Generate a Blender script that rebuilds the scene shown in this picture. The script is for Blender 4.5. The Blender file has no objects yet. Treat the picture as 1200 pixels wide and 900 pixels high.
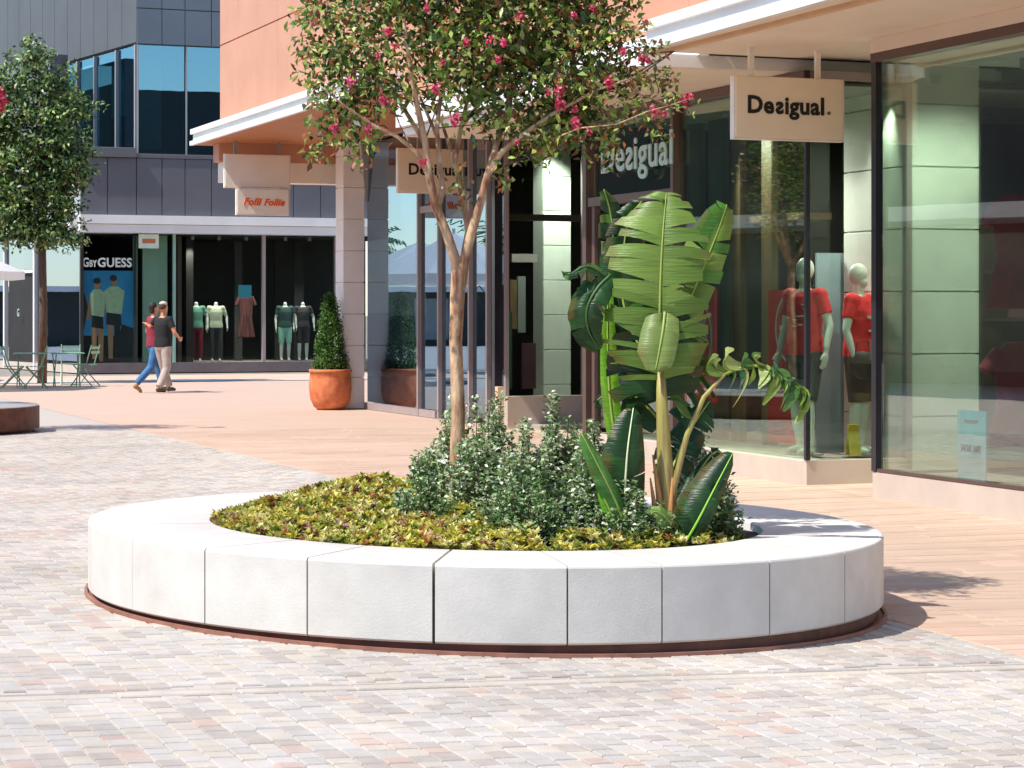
import bpy, bmesh, math, random
import numpy as np
from mathutils import Vector, Matrix, noise
sc = bpy.context.scene
R = math.radians
# ------------------------------------------------------------------ camera
F = 2650.0; HZ = 365.0; H = 1.6            # focal length and horizon in pixels of a 1200x900 frame, eye height in m
cd = bpy.data.cameras.new('camera'); cam = bpy.data.objects.new('camera', cd); sc.collection.objects.link(cam)
cam.location = (0, 0, H); cam.rotation_euler = (R(90), 0, 0)
cd.sensor_width = 36; cd.lens = 36*F/1200; cd.shift_y = -(450-HZ)/1200; cd.clip_start = .1; cd.clip_end = 2000
sc.camera = cam
# ------------------------------------------------------------------ sky, sun, exposure
SUN_EL, TX, TY = R(55), .86, .51          # horizontal travel direction of the sunlight
w = bpy.data.worlds.new('World'); sc.world = w; w.use_nodes = True
nt = w.node_tree; bg = nt.nodes['Background']
sky = nt.nodes.new('ShaderNodeTexSky'); sky.sky_type = 'NISHITA'; sky.sun_disc = False
sky.sun_elevation = SUN_EL; sky.sun_rotation = math.atan2(-TX, -TY); sky.air_density = 1.0; sky.dust_density = .15; sky.ozone_density = 1.0
nt.links.new(sky.outputs[0], bg.inputs[0]); bg.inputs[1].default_value = .15
sl = bpy.data.lights.new('sun', 'SUN'); sun = bpy.data.objects.new('sun', sl); sc.collection.objects.link(sun)
sl.energy = 3.7; sl.angle = R(.5); sl.color = (1, .955, .89)
sun.rotation_euler = Vector((TX*math.cos(SUN_EL), TY*math.cos(SUN_EL), -math.sin(SUN_EL))).to_track_quat('-Z', 'Y').to_euler()
sc.view_settings.view_transform = 'Standard'; sc.view_settings.look = 'None'
sc.view_settings.exposure = 0.72; sc.view_settings.gamma = 1
sc.cycles.max_bounces = 8; sc.cycles.transparent_max_bounces = 24; sc.cycles.glossy_bounces = 4; sc.cycles.diffuse_bounces = 4
sc.cycles.sample_clamp_indirect = 6; sc.cycles.caustics_reflective = False; sc.cycles.caustics_refractive = False
# ------------------------------------------------------------------ helpers
random.seed(7); rng = np.random.default_rng(7)
C = sc.collection
def P(px, py, Y): return Vector(((px-600)/F*Y, Y, H+(HZ-py)/F*Y))
def hx(s):
    v = [int(s[i:i+2], 16)/255 for i in (0, 2, 4)]
    return tuple(((c+.055)/1.055)**2.4 if c > .04045 else c/12.92 for c in v)
MATS = {}
def mat(name, col, rough=.6, var=.12, vs=3., bump=.0, bs=40., metal=0., spec=.5, col2=None, stretch=None, attr=False, trans=0., stain=0., ss=.6):
    if name in MATS: return MATS[name]
    m = bpy.data.materials.new(name); m.use_nodes = True; n = m.node_tree.nodes; l = m.node_tree.links
    b = n['Principled BSDF']; b.inputs['Roughness'].default_value = rough; b.inputs['Metallic'].default_value = metal
    b.inputs['Specular IOR Level'].default_value = spec
    tc = n.new('ShaderNodeTexCoord'); mp = n.new('ShaderNodeMapping'); l.new(tc.outputs['Object'], mp.inputs[0])
    if stretch: mp.inputs['Scale'].default_value = stretch
    nz = n.new('ShaderNodeTexNoise'); nz.inputs['Scale'].default_value = vs; nz.inputs['Detail'].default_value = 6; l.new(mp.outputs[0], nz.inputs[0])
    mx = n.new('ShaderNodeMix'); mx.data_type = 'RGBA'
    cr = n.new('ShaderNodeMapRange'); cr.inputs[1].default_value = .32; cr.inputs[2].default_value = .68; l.new(nz.outputs[0], cr.inputs[0]); l.new(cr.outputs[0], mx.inputs[0])
    if attr:
        at = n.new('ShaderNodeAttribute'); at.attribute_name = 'Col'
        hs = n.new('ShaderNodeHueSaturation'); hs.inputs['Value'].default_value = 1-var; l.new(at.outputs[0], hs.inputs['Color'])
        l.new(hs.outputs[0], mx.inputs[6]); l.new(at.outputs[0], mx.inputs[7])
    else:
        c2 = col2 or tuple(min(1, c*(1+var)) for c in col); c1 = col if col2 else tuple(c*(1-var) for c in col)
        mx.inputs[6].default_value = (*c1, 1); mx.inputs[7].default_value = (*c2, 1)
    if stain:
        n3 = n.new('ShaderNodeTexNoise'); n3.inputs['Scale'].default_value = ss; n3.inputs['Detail'].default_value = 9; n3.inputs['Roughness'].default_value = .62; l.new(tc.outputs['Object'], n3.inputs[0])
        r3 = n.new('ShaderNodeMapRange'); r3.inputs[1].default_value = .35; r3.inputs[2].default_value = .62; r3.inputs[3].default_value = 1-stain; r3.inputs[4].default_value = 1; l.new(n3.outputs[0], r3.inputs[0])
        m3 = n.new('ShaderNodeVectorMath'); m3.operation = 'SCALE'; l.new(mx.outputs[2], m3.inputs[0]); l.new(r3.outputs[0], m3.inputs['Scale']); l.new(m3.outputs[0], b.inputs['Base Color'])
    else: l.new(mx.outputs[2], b.inputs['Base Color'])
    if bump:
        n2 = n.new('ShaderNodeTexNoise'); n2.inputs['Scale'].default_value = bs; n2.inputs['Detail'].default_value = 4; l.new(mp.outputs[0], n2.inputs[0])
        bp = n.new('ShaderNodeBump'); bp.inputs['Strength'].default_value = bump; bp.inputs['Distance'].default_value = .01; l.new(n2.outputs[0], bp.inputs['Height']); l.new(bp.outputs[0], b.inputs['Normal'])
    if trans:
        t = n.new('ShaderNodeBsdfTranslucent'); l.new(mx.outputs[2], t.inputs[0]); ms = n.new('ShaderNodeMixShader'); ms.inputs[0].default_value = trans
        l.new(b.outputs[0], ms.inputs[1]); l.new(t.outputs[0], ms.inputs[2]); l.new(ms.outputs[0], n['Material Output'].inputs[0])
    MATS[name] = m; return m
def glassmat(name, tint, refl, fres=.35, rcol=(1, 1, 1), wav=True):
    m = bpy.data.materials.new(name); m.use_nodes = True; n = m.node_tree.nodes; l = m.node_tree.links; n.remove(n['Principled BSDF'])
    t = n.new('ShaderNodeBsdfTransparent'); t.inputs[0].default_value = (*tint, 1); g = n.new('ShaderNodeBsdfGlossy'); g.inputs['Roughness'].default_value = .004; g.inputs[0].default_value = (*rcol, 1)
    lw = n.new('ShaderNodeLayerWeight'); lw.inputs[0].default_value = .5
    ma = n.new('ShaderNodeMath'); ma.operation = 'MULTIPLY_ADD'; ma.inputs[1].default_value = fres; ma.inputs[2].default_value = refl; ma.use_clamp = True; l.new(lw.outputs['Fresnel'], ma.inputs[0])
    tc = n.new('ShaderNodeTexCoord'); nz = n.new('ShaderNodeTexNoise'); nz.inputs['Scale'].default_value = .9; bp = n.new('ShaderNodeBump'); bp.inputs['Strength'].default_value = .012; bp.inputs['Distance'].default_value = .05
    l.new(tc.outputs['Object'], nz.inputs[0]); l.new(nz.outputs[0], bp.inputs['Height'])
    if wav: l.new(bp.outputs[0], g.inputs['Normal'])
    ms = n.new('ShaderNodeMixShader'); l.new(ma.outputs[0], ms.inputs[0]); l.new(t.outputs[0], ms.inputs[1]); l.new(g.outputs[0], ms.inputs[2]); l.new(ms.outputs[0], n['Material Output'].inputs[0])
    return m
def emit(name, col, s):
    m = bpy.data.materials.new(name); m.use_nodes = True; b = m.node_tree.nodes['Principled BSDF']
    b.inputs['Emission Color'].default_value = (*col, 1); b.inputs['Emission Strength'].default_value = s; return m

class MB:
    def __init__(s, M=None): s.v = []; s.f = []; s.M = M; s.mi = []; s.cur = 0
    def add(s, vs, fs, M=None):
        o = len(s.v); m = M or s.M
        s.v += [tuple(m @ Vector(v)) for v in vs] if m else [tuple(v) for v in vs]
        s.f += [tuple(i+o for i in f) for f in fs]; s.mi += [s.cur]*len(fs); return s
    def box(s, x0, x1, y0, y1, z0, z1, M=None):
        return s.add([(x0,y0,z0),(x1,y0,z0),(x1,y1,z0),(x0,y1,z0),(x0,y0,z1),(x1,y0,z1),(x1,y1,z1),(x0,y1,z1)],
                     [(0,3,2,1),(4,5,6,7),(0,1,5,4),(1,2,6,5),(2,3,7,6),(3,0,4,7)], M)
    def bbox(s, x0, x1, y0, y1, z0, z1, b=.01, M=None):      # box with chamfered edges
        vs = []; 
        for (z, i) in ((z0, b), (z0+b, 0), (z1-b, 0), (z1, b)):
            vs += [(x0+i+b*0, y0+i, z), (x1-i, y0+i, z), (x1-i, y1-i, z), (x0+i, y1-i, z)]
        # chamfer the vertical edges too
        vv = []
        for k in range(4):
            a = vs[k*4:(k+1)*4]
            (ax, ay, az), (bx_, _, _), (_, cy, _) = a[0], a[1], a[2]
            vv += [(ax+b, ay, az), (bx_-b, ay, az), (bx_, ay+b, az), (bx_, cy-b, az), (bx_-b, cy, az), (ax+b, cy, az), (ax, cy-b, az), (ax, ay+b, az)]
        fs = [tuple(range(7, -1, -1)), tuple(range(24, 32))]
        for k in range(3):
            for i in range(8): fs.append((k*8+i, k*8+(i+1) % 8, (k+1)*8+(i+1) % 8, (k+1)*8+i))
        return s.add(vv, fs, M)
    def prism(s, pts, z0, z1, M=None):
        n = len(pts)
        return s.add([(x, y, z0) for x, y in pts]+[(x, y, z1) for x, y in pts],
                     [tuple(range(n-1, -1, -1)), tuple(range(n, 2*n))]+[(i, (i+1) % n, n+(i+1) % n, n+i) for i in range(n)], M)
    def tube(s, pts, rs, n=8, cap=True, M=None):
        pts = [Vector(p) for p in pts]; rs = rs if hasattr(rs, '__len__') else [rs]*len(pts); vs = []; fs = []
        up = Vector((.31, .22, .92)).normalized(); t0 = (pts[1]-pts[0]).normalized(); a = t0.cross(up)
        if a.length < .15: a = t0.cross(Vector((1, 0, 0)))
        a.normalize()
        for i, p in enumerate(pts):
            t = (pts[min(i+1, len(pts)-1)]-pts[max(i-1, 0)]).normalized(); a = (a-t*a.dot(t)).normalized(); b = t.cross(a)
            for k in range(n): q = 2*math.pi*k/n; vs.append(p+(a*math.cos(q)+b*math.sin(q))*rs[i])
        for i in range(len(pts)-1):
            for k in range(n): fs.append((i*n+k, i*n+(k+1) % n, (i+1)*n+(k+1) % n, (i+1)*n+k))
        if cap: fs += [tuple(range(n-1, -1, -1)), tuple(range((len(pts)-1)*n, len(pts)*n))]
        return s.add(vs, fs, M)
    def lathe(s, prof, n=32, c=(0, 0, 0), M=None, sx=1, sy=1):
        vs = []; fs = []
        for r, z in prof:
            for k in range(n): q = 2*math.pi*k/n; vs.append((c[0]+r*sx*math.cos(q), c[1]+r*sy*math.sin(q), c[2]+z))
        for i in range(len(prof)-1):
            for k in range(n): fs.append((i*n+k, i*n+(k+1) % n, (i+1)*n+(k+1) % n, (i+1)*n+k))
        return s.add(vs, fs, M)
    def ball(s, c, rx, ry, rz, n=12, M=None):
        pr = [(math.sin(math.pi*i/n)+1e-4, -math.cos(math.pi*i/n)) for i in range(n+1)]
        vs = []; fs = []; m = n*2
        for r, z in pr:
            for k in range(m): q = 2*math.pi*k/m; vs.append((c[0]+r*rx*math.cos(q), c[1]+r*ry*math.sin(q), c[2]+z*rz))
        for i in range(n):
            for k in range(m): fs.append((i*m+k, i*m+(k+1) % m, (i+1)*m+(k+1) % m, (i+1)*m+k))
        return s.add(vs, fs, M)
    def mesh(s, name, mats, smooth=False):
        me = bpy.data.meshes.new(name); me.from_pydata(s.v, [], s.f)
        for m in (mats if isinstance(mats, (list, tuple)) else [mats]): me.materials.append(m)
        if any(s.mi): me.polygons.foreach_set('material_index', s.mi)
        if smooth: me.polygons.foreach_set('use_smooth', [True]*len(me.polygons))
        me.update(); return me
    def build(s, name, mats, parent=None, smooth=False, **kw): return link(name, s.mesh(name, mats, smooth), parent, **kw)
def link(name, data, parent=None, label=None, cat=None, group=None, kind=None, loc=None, rz=None):
    o = bpy.data.objects.new(name, data); C.objects.link(o)
    if parent: o.parent = parent
    if label: o['label'] = label
    if cat: o['category'] = cat
    if group: o['group'] = group
    if kind: o['kind'] = kind
    if loc is not None: o.location = loc
    if rz is not None: o.rotation_euler[2] = rz
    return o
def thing(name, label, cat, loc=(0, 0, 0), rz=0, group=None): return link(name, None, None, label, cat, group, None, loc, rz)
def dup(root, loc, rz=None, label=None, group=None):
    r = root.copy(); C.objects.link(r); r.location = loc
    if rz is not None: r.rotation_euler[2] = rz
    if label: r['label'] = label
    if group: r['group'] = group
    for ch in [o for o in KIDS(root)]:
        c = ch.copy(); C.objects.link(c); c.parent = r
        for g in KIDS(ch):
            d_ = g.copy(); C.objects.link(d_); d_.parent = c
    return r
def KIDS(o): return [x for x in C.objects if x.parent == o]
def quadcloud(name, V, cols, m, parent=None, nper=4, **kw):
    """V: (N, nper, 3) polygons, cols: (N,3)"""
    N = len(V); me = bpy.data.meshes.new(name); me.vertices.add(N*nper); me.vertices.foreach_set('co', V.reshape(-1).astype(np.float32))
    me.loops.add(N*nper); me.loops.foreach_set('vertex_index', np.arange(N*nper, dtype=np.int32)); me.polygons.add(N)
    me.polygons.foreach_set('loop_start', np.arange(0, N*nper, nper, dtype=np.int32)); me.update(calc_edges=True)
    ca = me.color_attributes.new('Col', 'FLOAT_COLOR', 'POINT'); cc = np.ones((N, nper, 4), np.float32); cc[:, :, :3] = cols[:, None, :]
    ca.data.foreach_set('color', cc.reshape(-1)); me.materials.append(m); me.validate()
    return link(name, me, parent, **kw)
def leafquads(c, ax, up, L, W, fold=.25):
    """c base (N,3), ax growth dir, up normal hint; returns (N,4,3)"""
    ax = ax/np.linalg.norm(ax, axis=1, keepdims=True); sd = np.cross(ax, up); sd /= np.linalg.norm(sd, axis=1, keepdims=True)+1e-9; nn = np.cross(sd, ax)
    L = L[:, None]; W = W[:, None]
    return np.stack([c, c+ax*L*.45+sd*W*.5+nn*W*fold, c+ax*L-nn*L*.12, c+ax*L*.45-sd*W*.5+nn*W*fold], 1)
def rdir(n):
    v = rng.normal(size=(n, 3)); return v/np.linalg.norm(v, axis=1, keepdims=True)
def pal(n, cols, w=None, j=.18):
    cols = np.array(cols); w = None if w is None else np.array(w)/sum(w)
    c = cols[rng.choice(len(cols), n, p=w)]*rng.uniform(1-j, 1+j, (n, 1)); return np.clip(c, 0, 1)
def textmesh(name, body, size, m, parent, loc, rot=(R(90), 0, 0), ext=.01, off=0., flip=None, shear=0., sx=1., width=None):
    """lettering as one mesh; letter index `flip` is mirrored; returns object"""
    parts = [body] if flip is None else [body[:flip], body[flip], body[flip+1:]]
    V = []; Fc = []; x = 0.
    dg = None
    for k, t in enumerate(parts):
        cu = bpy.data.curves.new('t', 'FONT'); cu.body = t; cu.size = size; cu.extrude = ext; cu.offset = off; cu.shear = shear; cu.resolution_u = 3; cu.space_character = 1.05
        o = bpy.data.objects.new('t', cu); C.objects.link(o); bpy.context.view_layer.update()
        me = bpy.data.meshes.new_from_object(o.evaluated_get(bpy.context.evaluated_depsgraph_get()))
        vs = [v.co.copy() for v in me.vertices]; x0 = min(v.x for v in vs); x1 = max(v.x for v in vs); b = len(V)
        fl = (flip is not None and k == 1)
        for v in vs: V.append((x+((x1-v.x) if fl else (v.x-x0)), v.y, v.z))
        for p in me.polygons: Fc.append(tuple(b+i for i in (reversed(p.vertices) if fl else p.vertices)))
        x += (x1-x0)+size*.075
        bpy.data.objects.remove(o); bpy.data.curves.remove(cu); bpy.data.meshes.remove(me)
    wd = max(v[0] for v in V); s = (width/wd) if width else 1
    V = [((v[0]*s-wd*s/2)*sx, v[1]*(s if width else 1), v[2]) for v in V]
    me = bpy.data.meshes.new(name); me.from_pydata(V, [], Fc); me.materials.append(m)
    o = link(name, me, parent); o.location = loc; o.rotation_euler = rot; return o
# ------------------------------------------------------------------ materials
M_white = mat('white_concrete', hx('d3cfc7'), .6, .05, 6, .14, 90, stain=.10, ss=2.2)
M_corten = mat('rust_brown_steel', (.13, .048, .03), .6, .3, 9, .1, 60)
M_orange = mat('orange_cladding', hx('cb9274'), .55, .05, 1.5, .03, 20, stain=.08, ss=.5)
M_fascia = mat('white_painted_metal', (.80, .79, .78), .35, .03, 1.5, stain=.1, ss=.7)
M_beige = mat('beige_soffit', hx('dccab8'), .6, .04, 2)
M_soforange = mat('orange_soffit', (.42, .15, .05), .6, .06, 2)
M_signc = mat('cream_sign', hx('f2dfbf'), .5, .03, 2)
M_signw = mat('pale_sign', hx('efe5d6'), .5, .04, 2)
M_black = mat('black_paint', (.012, .011, .011), .4)
M_brownfr = mat('brown_frame', (.10, .055, .045), .4, .08, 4)
M_mauvefr = mat('mauve_grey_frame', (.36, .30, .29), .4, .06, 4)
M_blackfr = mat('black_frame', (.02, .02, .026), .3)
M_base = mat('beige_stone_base', hx('c3b4a6'), .6, .06, 3, .08, 60)
M_slab = mat('pale_stone_slab', hx('f2f2ea'), .6, .05, 3, .08, 50)
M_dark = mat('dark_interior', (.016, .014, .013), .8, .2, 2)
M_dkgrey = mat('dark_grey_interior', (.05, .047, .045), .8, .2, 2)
M_wood = mat('interior_wood', (.20, .12, .06), .6, .2, 4, stretch=(6, 6, .6))
M_floor = mat('interior_floor', (.42, .36, .32), .5, .1, 2)
M_red = mat('red_print', (.62, .015, .02), .6, .08, 5)
M_redc = mat('red_cotton', (.70, .02, .03), .8, .15, 14, .2, 120)
M_maroon = mat('maroon_cotton', (.16, .015, .022), .8, .15, 14, .2, 120)
M_mann = mat('pale_mannequin', (.62, .64, .58), .35, .04, 5)
M_darkcl = mat('dark_cloth', (.045, .04, .045), .85, .2, 20, .2, 120)
M_grp = mat('grey_cladding', (.115, .115, .13), .45, .06, 1.2)
M_grp2 = mat('blue_grey_cladding', (.12, .15, .185), .35, .06, 1.2)
M_greenwall = mat('green_grey_wall', hx('8fae9d'), .5, .05, 1)
M_terra = mat('terracotta', hx('c8683c'), .75, .3, 9, .35, 30, col2=hx('e08a5c'))
M_bark = mat('peeling_bark', hx('7c4c32'), .75, .3, 13, .6, 45, col2=hx('d8b692'), stretch=(1.6, 1.6, .45))
M_bark2 = mat('dark_bark', hx('5d4636'), .85, .3, 12, .5, 45, stretch=(2, 2, .5))
M_leaf = mat('leaf', (0, 0, 0), .42, .2, 30, attr=True, trans=.32, spec=.45)
M_petal = mat('petal', (0, 0, 0), .6, .15, 30, attr=True, trans=.3, spec=.2)
M_blade = mat('banana_blade', (0, 0, 0), .36, .24, 10, .4, 16, attr=True, trans=.38, spec=.45, stretch=(.5, .5, 9))
M_soil = mat('soil', (.035, .025, .018), .95, .4, 20, .8, 40)
M_grmetal = mat('sage_green_metal', hx('7fa58a'), .4, .08, 6)
M_fabric = mat('white_canvas', (.9, .88, .86), .8, .03, 6, trans=.45)
M_grey = mat('grey_metal', (.28, .29, .30), .4, .05, 4)
G_f1 = glassmat('green_shop_glass', (.74, .88, .79), .06, .38)
G_b = glassmat('pale_green_glass', (.90, .965, .92), .04, .30)
G_g = glassmat('mirror_glass', (.34, .40, .42), .40, .4, (.58, .78, .98))
G_e = glassmat('side_glass', (.82, .94, .88), .06, .2)
G_low = glassmat('far_shop_glass', (.84, .90, .87), .0, .07, wav=False)
G_up = glassmat('upper_window_glass', (.35, .55, .60), .32, .2, (.42, .74, .92))
G_left = glassmat('sky_mirror_glass', (.3, .36, .4), .42, .4, (.62, .78, 1.0))

# ------------------------------------------------------------------ ground
dv = Vector((-.3623, .9321)); nv = Vector((-.9321, -.3623))          # along the shopfronts, and out of them
O = Vector((2.42, 11.25))                                            # a point on the seam between setts and planks
def smooth(t): t = min(1, max(0, t)); return t*t*(3-2*t)
def g(x, y): return -.033*max(-3.5, min(4, x))*(1-smooth((y-13.5)/5.5))
def st(s, t): return O+dv*s+nv*t
def sheet(name, xs, ys, off, m, inside=None, **kw):
    b = MB(); n = len(xs)
    b.v = [(x, y, g(x, y)+off) for y in ys for x in xs]
    b.f = [(j*n+i, j*n+i+1, (j+1)*n+i+1, (j+1)*n+i) for j in range(len(ys)-1) for i in range(n-1)]
    b.mi = [0]*len(b.f); return b.build(name, m, None, smooth=True, **kw)
def paving_mat(name, c, sx, sy, mortar):
    m = mat(name, c[0], .75, .1, 1.3); n = m.node_tree.nodes; l = m.node_tree.links
    tc = n.new('ShaderNodeTexCoord'); mp = n.new('ShaderNodeMapping'); mp.vector_type = 'POINT'; mp.inputs['Rotation'].default_value = (0, 0, R(-21.25))
    l.new(tc.outputs['Object'], mp.inputs[0]); br = n.new('ShaderNodeTexBrick'); l.new(mp.outputs[0], br.inputs[0])
    br.inputs['Scale'].default_value = 1; br.inputs['Brick Width'].default_value = sx; br.inputs['Row Height'].default_value = sy; br.inputs['Mortar Size'].default_value = .004
    br.inputs['Color1'].default_value = (*c[0], 1); br.inputs['Color2'].default_value = (*c[1], 1); br.inputs['Mortar'].default_value = (*mortar, 1)
    nz = n.new('ShaderNodeTexNoise'); nz.inputs['Scale'].default_value = .8; nz.inputs['Detail'].default_value = 5; mp2 = n.new('ShaderNodeMapping'); mp2.inputs['Rotation'].default_value = (0, 0, R(-21.25)); mp2.inputs['Scale'].default_value = (.6, 3.5, 1)
    l.new(tc.outputs['Object'], mp2.inputs[0]); l.new(mp2.outputs[0], nz.inputs[0])
    mx = n.new('ShaderNodeMix'); mx.data_type = 'RGBA'; mx.blend_type = 'MIX'; mr = n.new('ShaderNodeMapRange'); mr.inputs[1].default_value = .4; mr.inputs[2].default_value = .65
    l.new(nz.outputs[0], mr.inputs[0]); mm = n.new('ShaderNodeMath'); mm.operation = 'MULTIPLY'; mm.inputs[1].default_value = .55; l.new(mr.outputs[0], mm.inputs[0]); l.new(mm.outputs[0], mx.inputs[0]); l.new(br.outputs[0], mx.inputs[6]); mx.inputs[7].default_value = (*c[2], 1)
    l.new(mx.outputs[2], n['Principled BSDF'].inputs['Base Color']); return m
lin = np.linspace
xs = sorted(set([-400, -200, -100, -60, -40, -25, -15, -10] + list(lin(-7, 7, 29)) + [10, 15, 25, 40, 60, 100, 200, 400]))
ys = sorted(set([-300, -100, -40, -20, -8] + list(lin(-3, 21, 49)) + [24, 28, 34, 42, 55, 80, 120, 200, 400, 800]))
STC = [hx('b4aea6'), hx('bdb6ae'), hx('bbab9f'), hx('bca798'), hx('aea79f'), hx('bfb5a7'), hx('b9a498'), hx('aea49a')]
M_sheet = paving_mat('sett_sheet', (hx('b4aba2'), hx('bcb3aa'), hx('b5a397')), .11, .10, hx('a39a91'))
M_joint = mat('sandy_joint', hx('8f857a'), .9, .2, 6)
ground = sheet('ground', xs, ys, -.03, M_joint, kind='structure')
M_planksheet = paving_mat('plank_sheet', (hx('c3a692'), hx('c8ad99'), hx('bf9f8b')), .9, .15, hx('b59b89'))
# far sheets, where single pieces can no longer be told apart (cut along the seam)
def strip(name, m, t0, t1, s0, s1, off, n=30, **kw):
    b = MB(); ss = lin(s0, s1, n); tt = lin(t0, t1, max(2, int(abs(t1-t0)/2.0)+2)); k = len(tt)
    for s in ss:
        for t in tt: q = st(s, t); b.v.append((q.x, q.y, g(q.x, q.y)+off))
    b.f = [(j*k+i, (j+1)*k+i, (j+1)*k+i+1, j*k+i+1) for j in range(n-1) for i in range(k-1)]; b.mi = [0]*len(b.f)
    return b.build(name, m, None, smooth=True, kind='structure', **kw)
sett_pav = strip('stone_paving', M_sheet, 70, 0.0, -40, 120, -.008, 161)
plank_pav = strip('plank_paving', M_planksheet, 0.0, -12, -40, 41.2, -.006, 82)
strip('far_pavement', mat('far_peach_paving', hx('ccb09b'), .8, .08, .8), 9, -12, 42.2, 46.5, .003, 4)
strip('grey_kerb_strip', mat('pale_grey_kerb', hx('b9b5b1'), .8, .08, .8), 9, -12, 41.2, 42.2, .007, 3)
CX, CY, RO, RI = -.142, 12.67, 2.195, 1.535                          # the round planter
stone_m = [mat('stone_%s' % nm, c, .8, .07, 9, .35, 60, stain=.2, ss=.55) for nm, c in zip(('grey', 'pale', 'pink', 'peach', 'dark', 'cream', 'rose', 'ash'), STC)]
PLC = [hx('c4a893'), hx('c8ad98'), hx('c0a28d'), hx('c6aa94'), hx('c1a591')]
plank_m = [mat('plank_%s' % nm, c, .75, .05, 5, .12, 50, stretch=(1, 6, 1), stain=.14, ss=.5) for nm, c in zip(('peach', 'cream', 'brown', 'tan', 'rose'), PLC)]
def visible(q, m=60):
    if q.y < 7.2: return False
    px = 600+F*q.x/q.y; py = HZ+F*(H-g(q.x, q.y))/q.y
    return -m < px < 1200+m and py < 900+m
def stone_choice(s, t):
    v = noise.noise(Vector((s*.55, t*1.1, 3.1)))*.9+noise.noise(Vector((s*2.1, t*3.5, 9)))*.6+random.uniform(-.45, .45)
    dk = noise.noise(Vector((s*.9, t*.5, 20)))+random.uniform(-.3, .3)
    if v > .52: return random.choice((2, 3, 6, 2, 6))
    if dk > .46: return random.choice((4, 7, 0))
    return random.choice((0, 1, 5, 5, 1, 7))
pieces = []      # (dist, s0,s1,t0,t1, mat)
row = 0; t = .012
while t < 16:
    wd = random.uniform(.094, .102); s = -9+random.uniform(0, .1)
    while s < 27:
        L = random.choice((.095, .10, .105, .14)); q = st(s+L/2, t+wd/2)
        if visible(q) and q.y < 30 and (q-Vector((CX, CY))).length > RO-.12: 
            if s > -.57-L and s < -.44: s += L; continue
            pieces.append((q.y, s, s+L-.005, t, t+wd-.007, stone_choice(s, t)))
        s += L
    t += wd; row += 1
def piece_geo(b, p, h=.035, pr=.0):
    _, s0, s1, t0, t1, m = p; i = .004; zz = random.uniform(-.0025, .0025)
    top = [st(a, c) for a, c in ((s0+i, t0+i), (s1-i, t0+i), (s1-i, t1-i), (s0+i, t1-i))]; bot = [st(a, c) for a, c in ((s0, t0), (s1, t0), (s1, t1), (s0, t1))]
    vs = [(q.x, q.y, g(q.x, q.y)+zz-.006) for q in bot]+[(q.x, q.y, g(q.x, q.y)+zz) for q in top]; vv = [(q.x, q.y, g(q.x, q.y)-h) for q in bot]
    fs = [(4, 7, 6, 5), (0, 4, 5, 1), (1, 5, 6, 2), (2, 6, 7, 3), (3, 7, 4, 0)]+[(8+k, k, (k+1) % 4, 8+(k+1) % 4) for k in range(4)]
    b.cur = m; b.add(vs+vv, fs); return b
def lay(pieces, name, mats, parent, stuffname):
    pieces.sort(key=lambda p: p[0])
    for p in pieces[:300]:
        b = MB(); piece_geo(b, p); b.mi = [0]*len(b.f); b.build(name, mats[p[5]], parent)
    b = MB()
    for p in pieces[300:]: piece_geo(b, p)
    b.build(stuffname, mats, parent, kind='stuff')
lay(pieces, 'paving_sett', stone_m, sett_pav, 'small_setts')
t = .01
while t < 7:                                            # a band of longer pale slabs across the paving
    for (sa, sb, mm) in ((-.565, -.475, 5), (-.462, -.445, 4)):
        bq = MB(); piece_geo(bq, (0, sa, sb, t, t+.494, mm)); bq.mi = [0]*len(bq.f); bq.build('band_slab', stone_m[mm], sett_pav)
    t += .5
pieces = []; s = -9; k = 0
while s < 20:
    t = -.012-random.uniform(0, .6)*(1) ; tt = -.012
    L = random.uniform(.3, .9)
    while tt > -5.4:
        q = st(s+.07, tt-L/2)
        if visible(q) and q.y < 31: pieces.append((q.y, s, s+.147, tt-L+.004, tt, random.choice((0, 1, 2, 3, 4, 0, 3))))
        tt -= L; L = .9
    s += .15
lay(pieces, 'paving_plank', plank_m, plank_pav, 'small_planks')

# ------------------------------------------------------------------ orange building with the shopfronts
# local frame: x runs along the shopfront towards the camera, y goes into the building
TH = math.atan2(-.9321, .3623); c1 = Vector((2.71, 20.8)); ex = -dv; ey = -nv
def loc_of(X, Y): r_ = Vector((X, Y))-c1; return (r_.dot(ex), r_.dot(ey))
def wld(x, y): q = c1+ex*x+ey*y; return q
def lfx(px, yl=0.):                                                 # local x where the pixel column meets local y = yl
    k = (px-600)/F; a = c1+ey*yl                                    # a.x+ex.x*x = k*(a.y+ex.y*x)
    return (k*a.y-a.x)/(ex.x-k*ex.y)
def lfy(px, xl=0.):
    k = (px-600)/F; a = c1+ex*xl; return (k*a.y-a.x)/(ey.x-k*ey.y)
def zat(py, x, y): return H+(HZ-py)/F*wld(x, y).y
B = thing('shop_building', 'orange clad shopping building with glazed ground floor shopfronts and white edged canopies', 'building', (c1.x, c1.y, 0), TH)
def bx(name, m, *a, parent=None, b=None, **kw):
    mb = MB(); (mb.box if not b else (lambda *q: mb.bbox(*q, b=b)))(*a); return mb.build(name, m, parent or B, **kw)
xL = lfx(686)
# bases
bx('base_wall', M_base, xL, -.09, 0, .28, -.3, .226, b=.006)
bx('base_wall', M_base, -.085, .0, 0, 1.08, -.3, .226)
bx('base_wall', M_base, 1.353, 9, -.1, .2, -.4, .223, b=.006)
bx('base_wall', M_base, 1.353, 1.43, .21, 2.0, -.4, .223)
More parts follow.
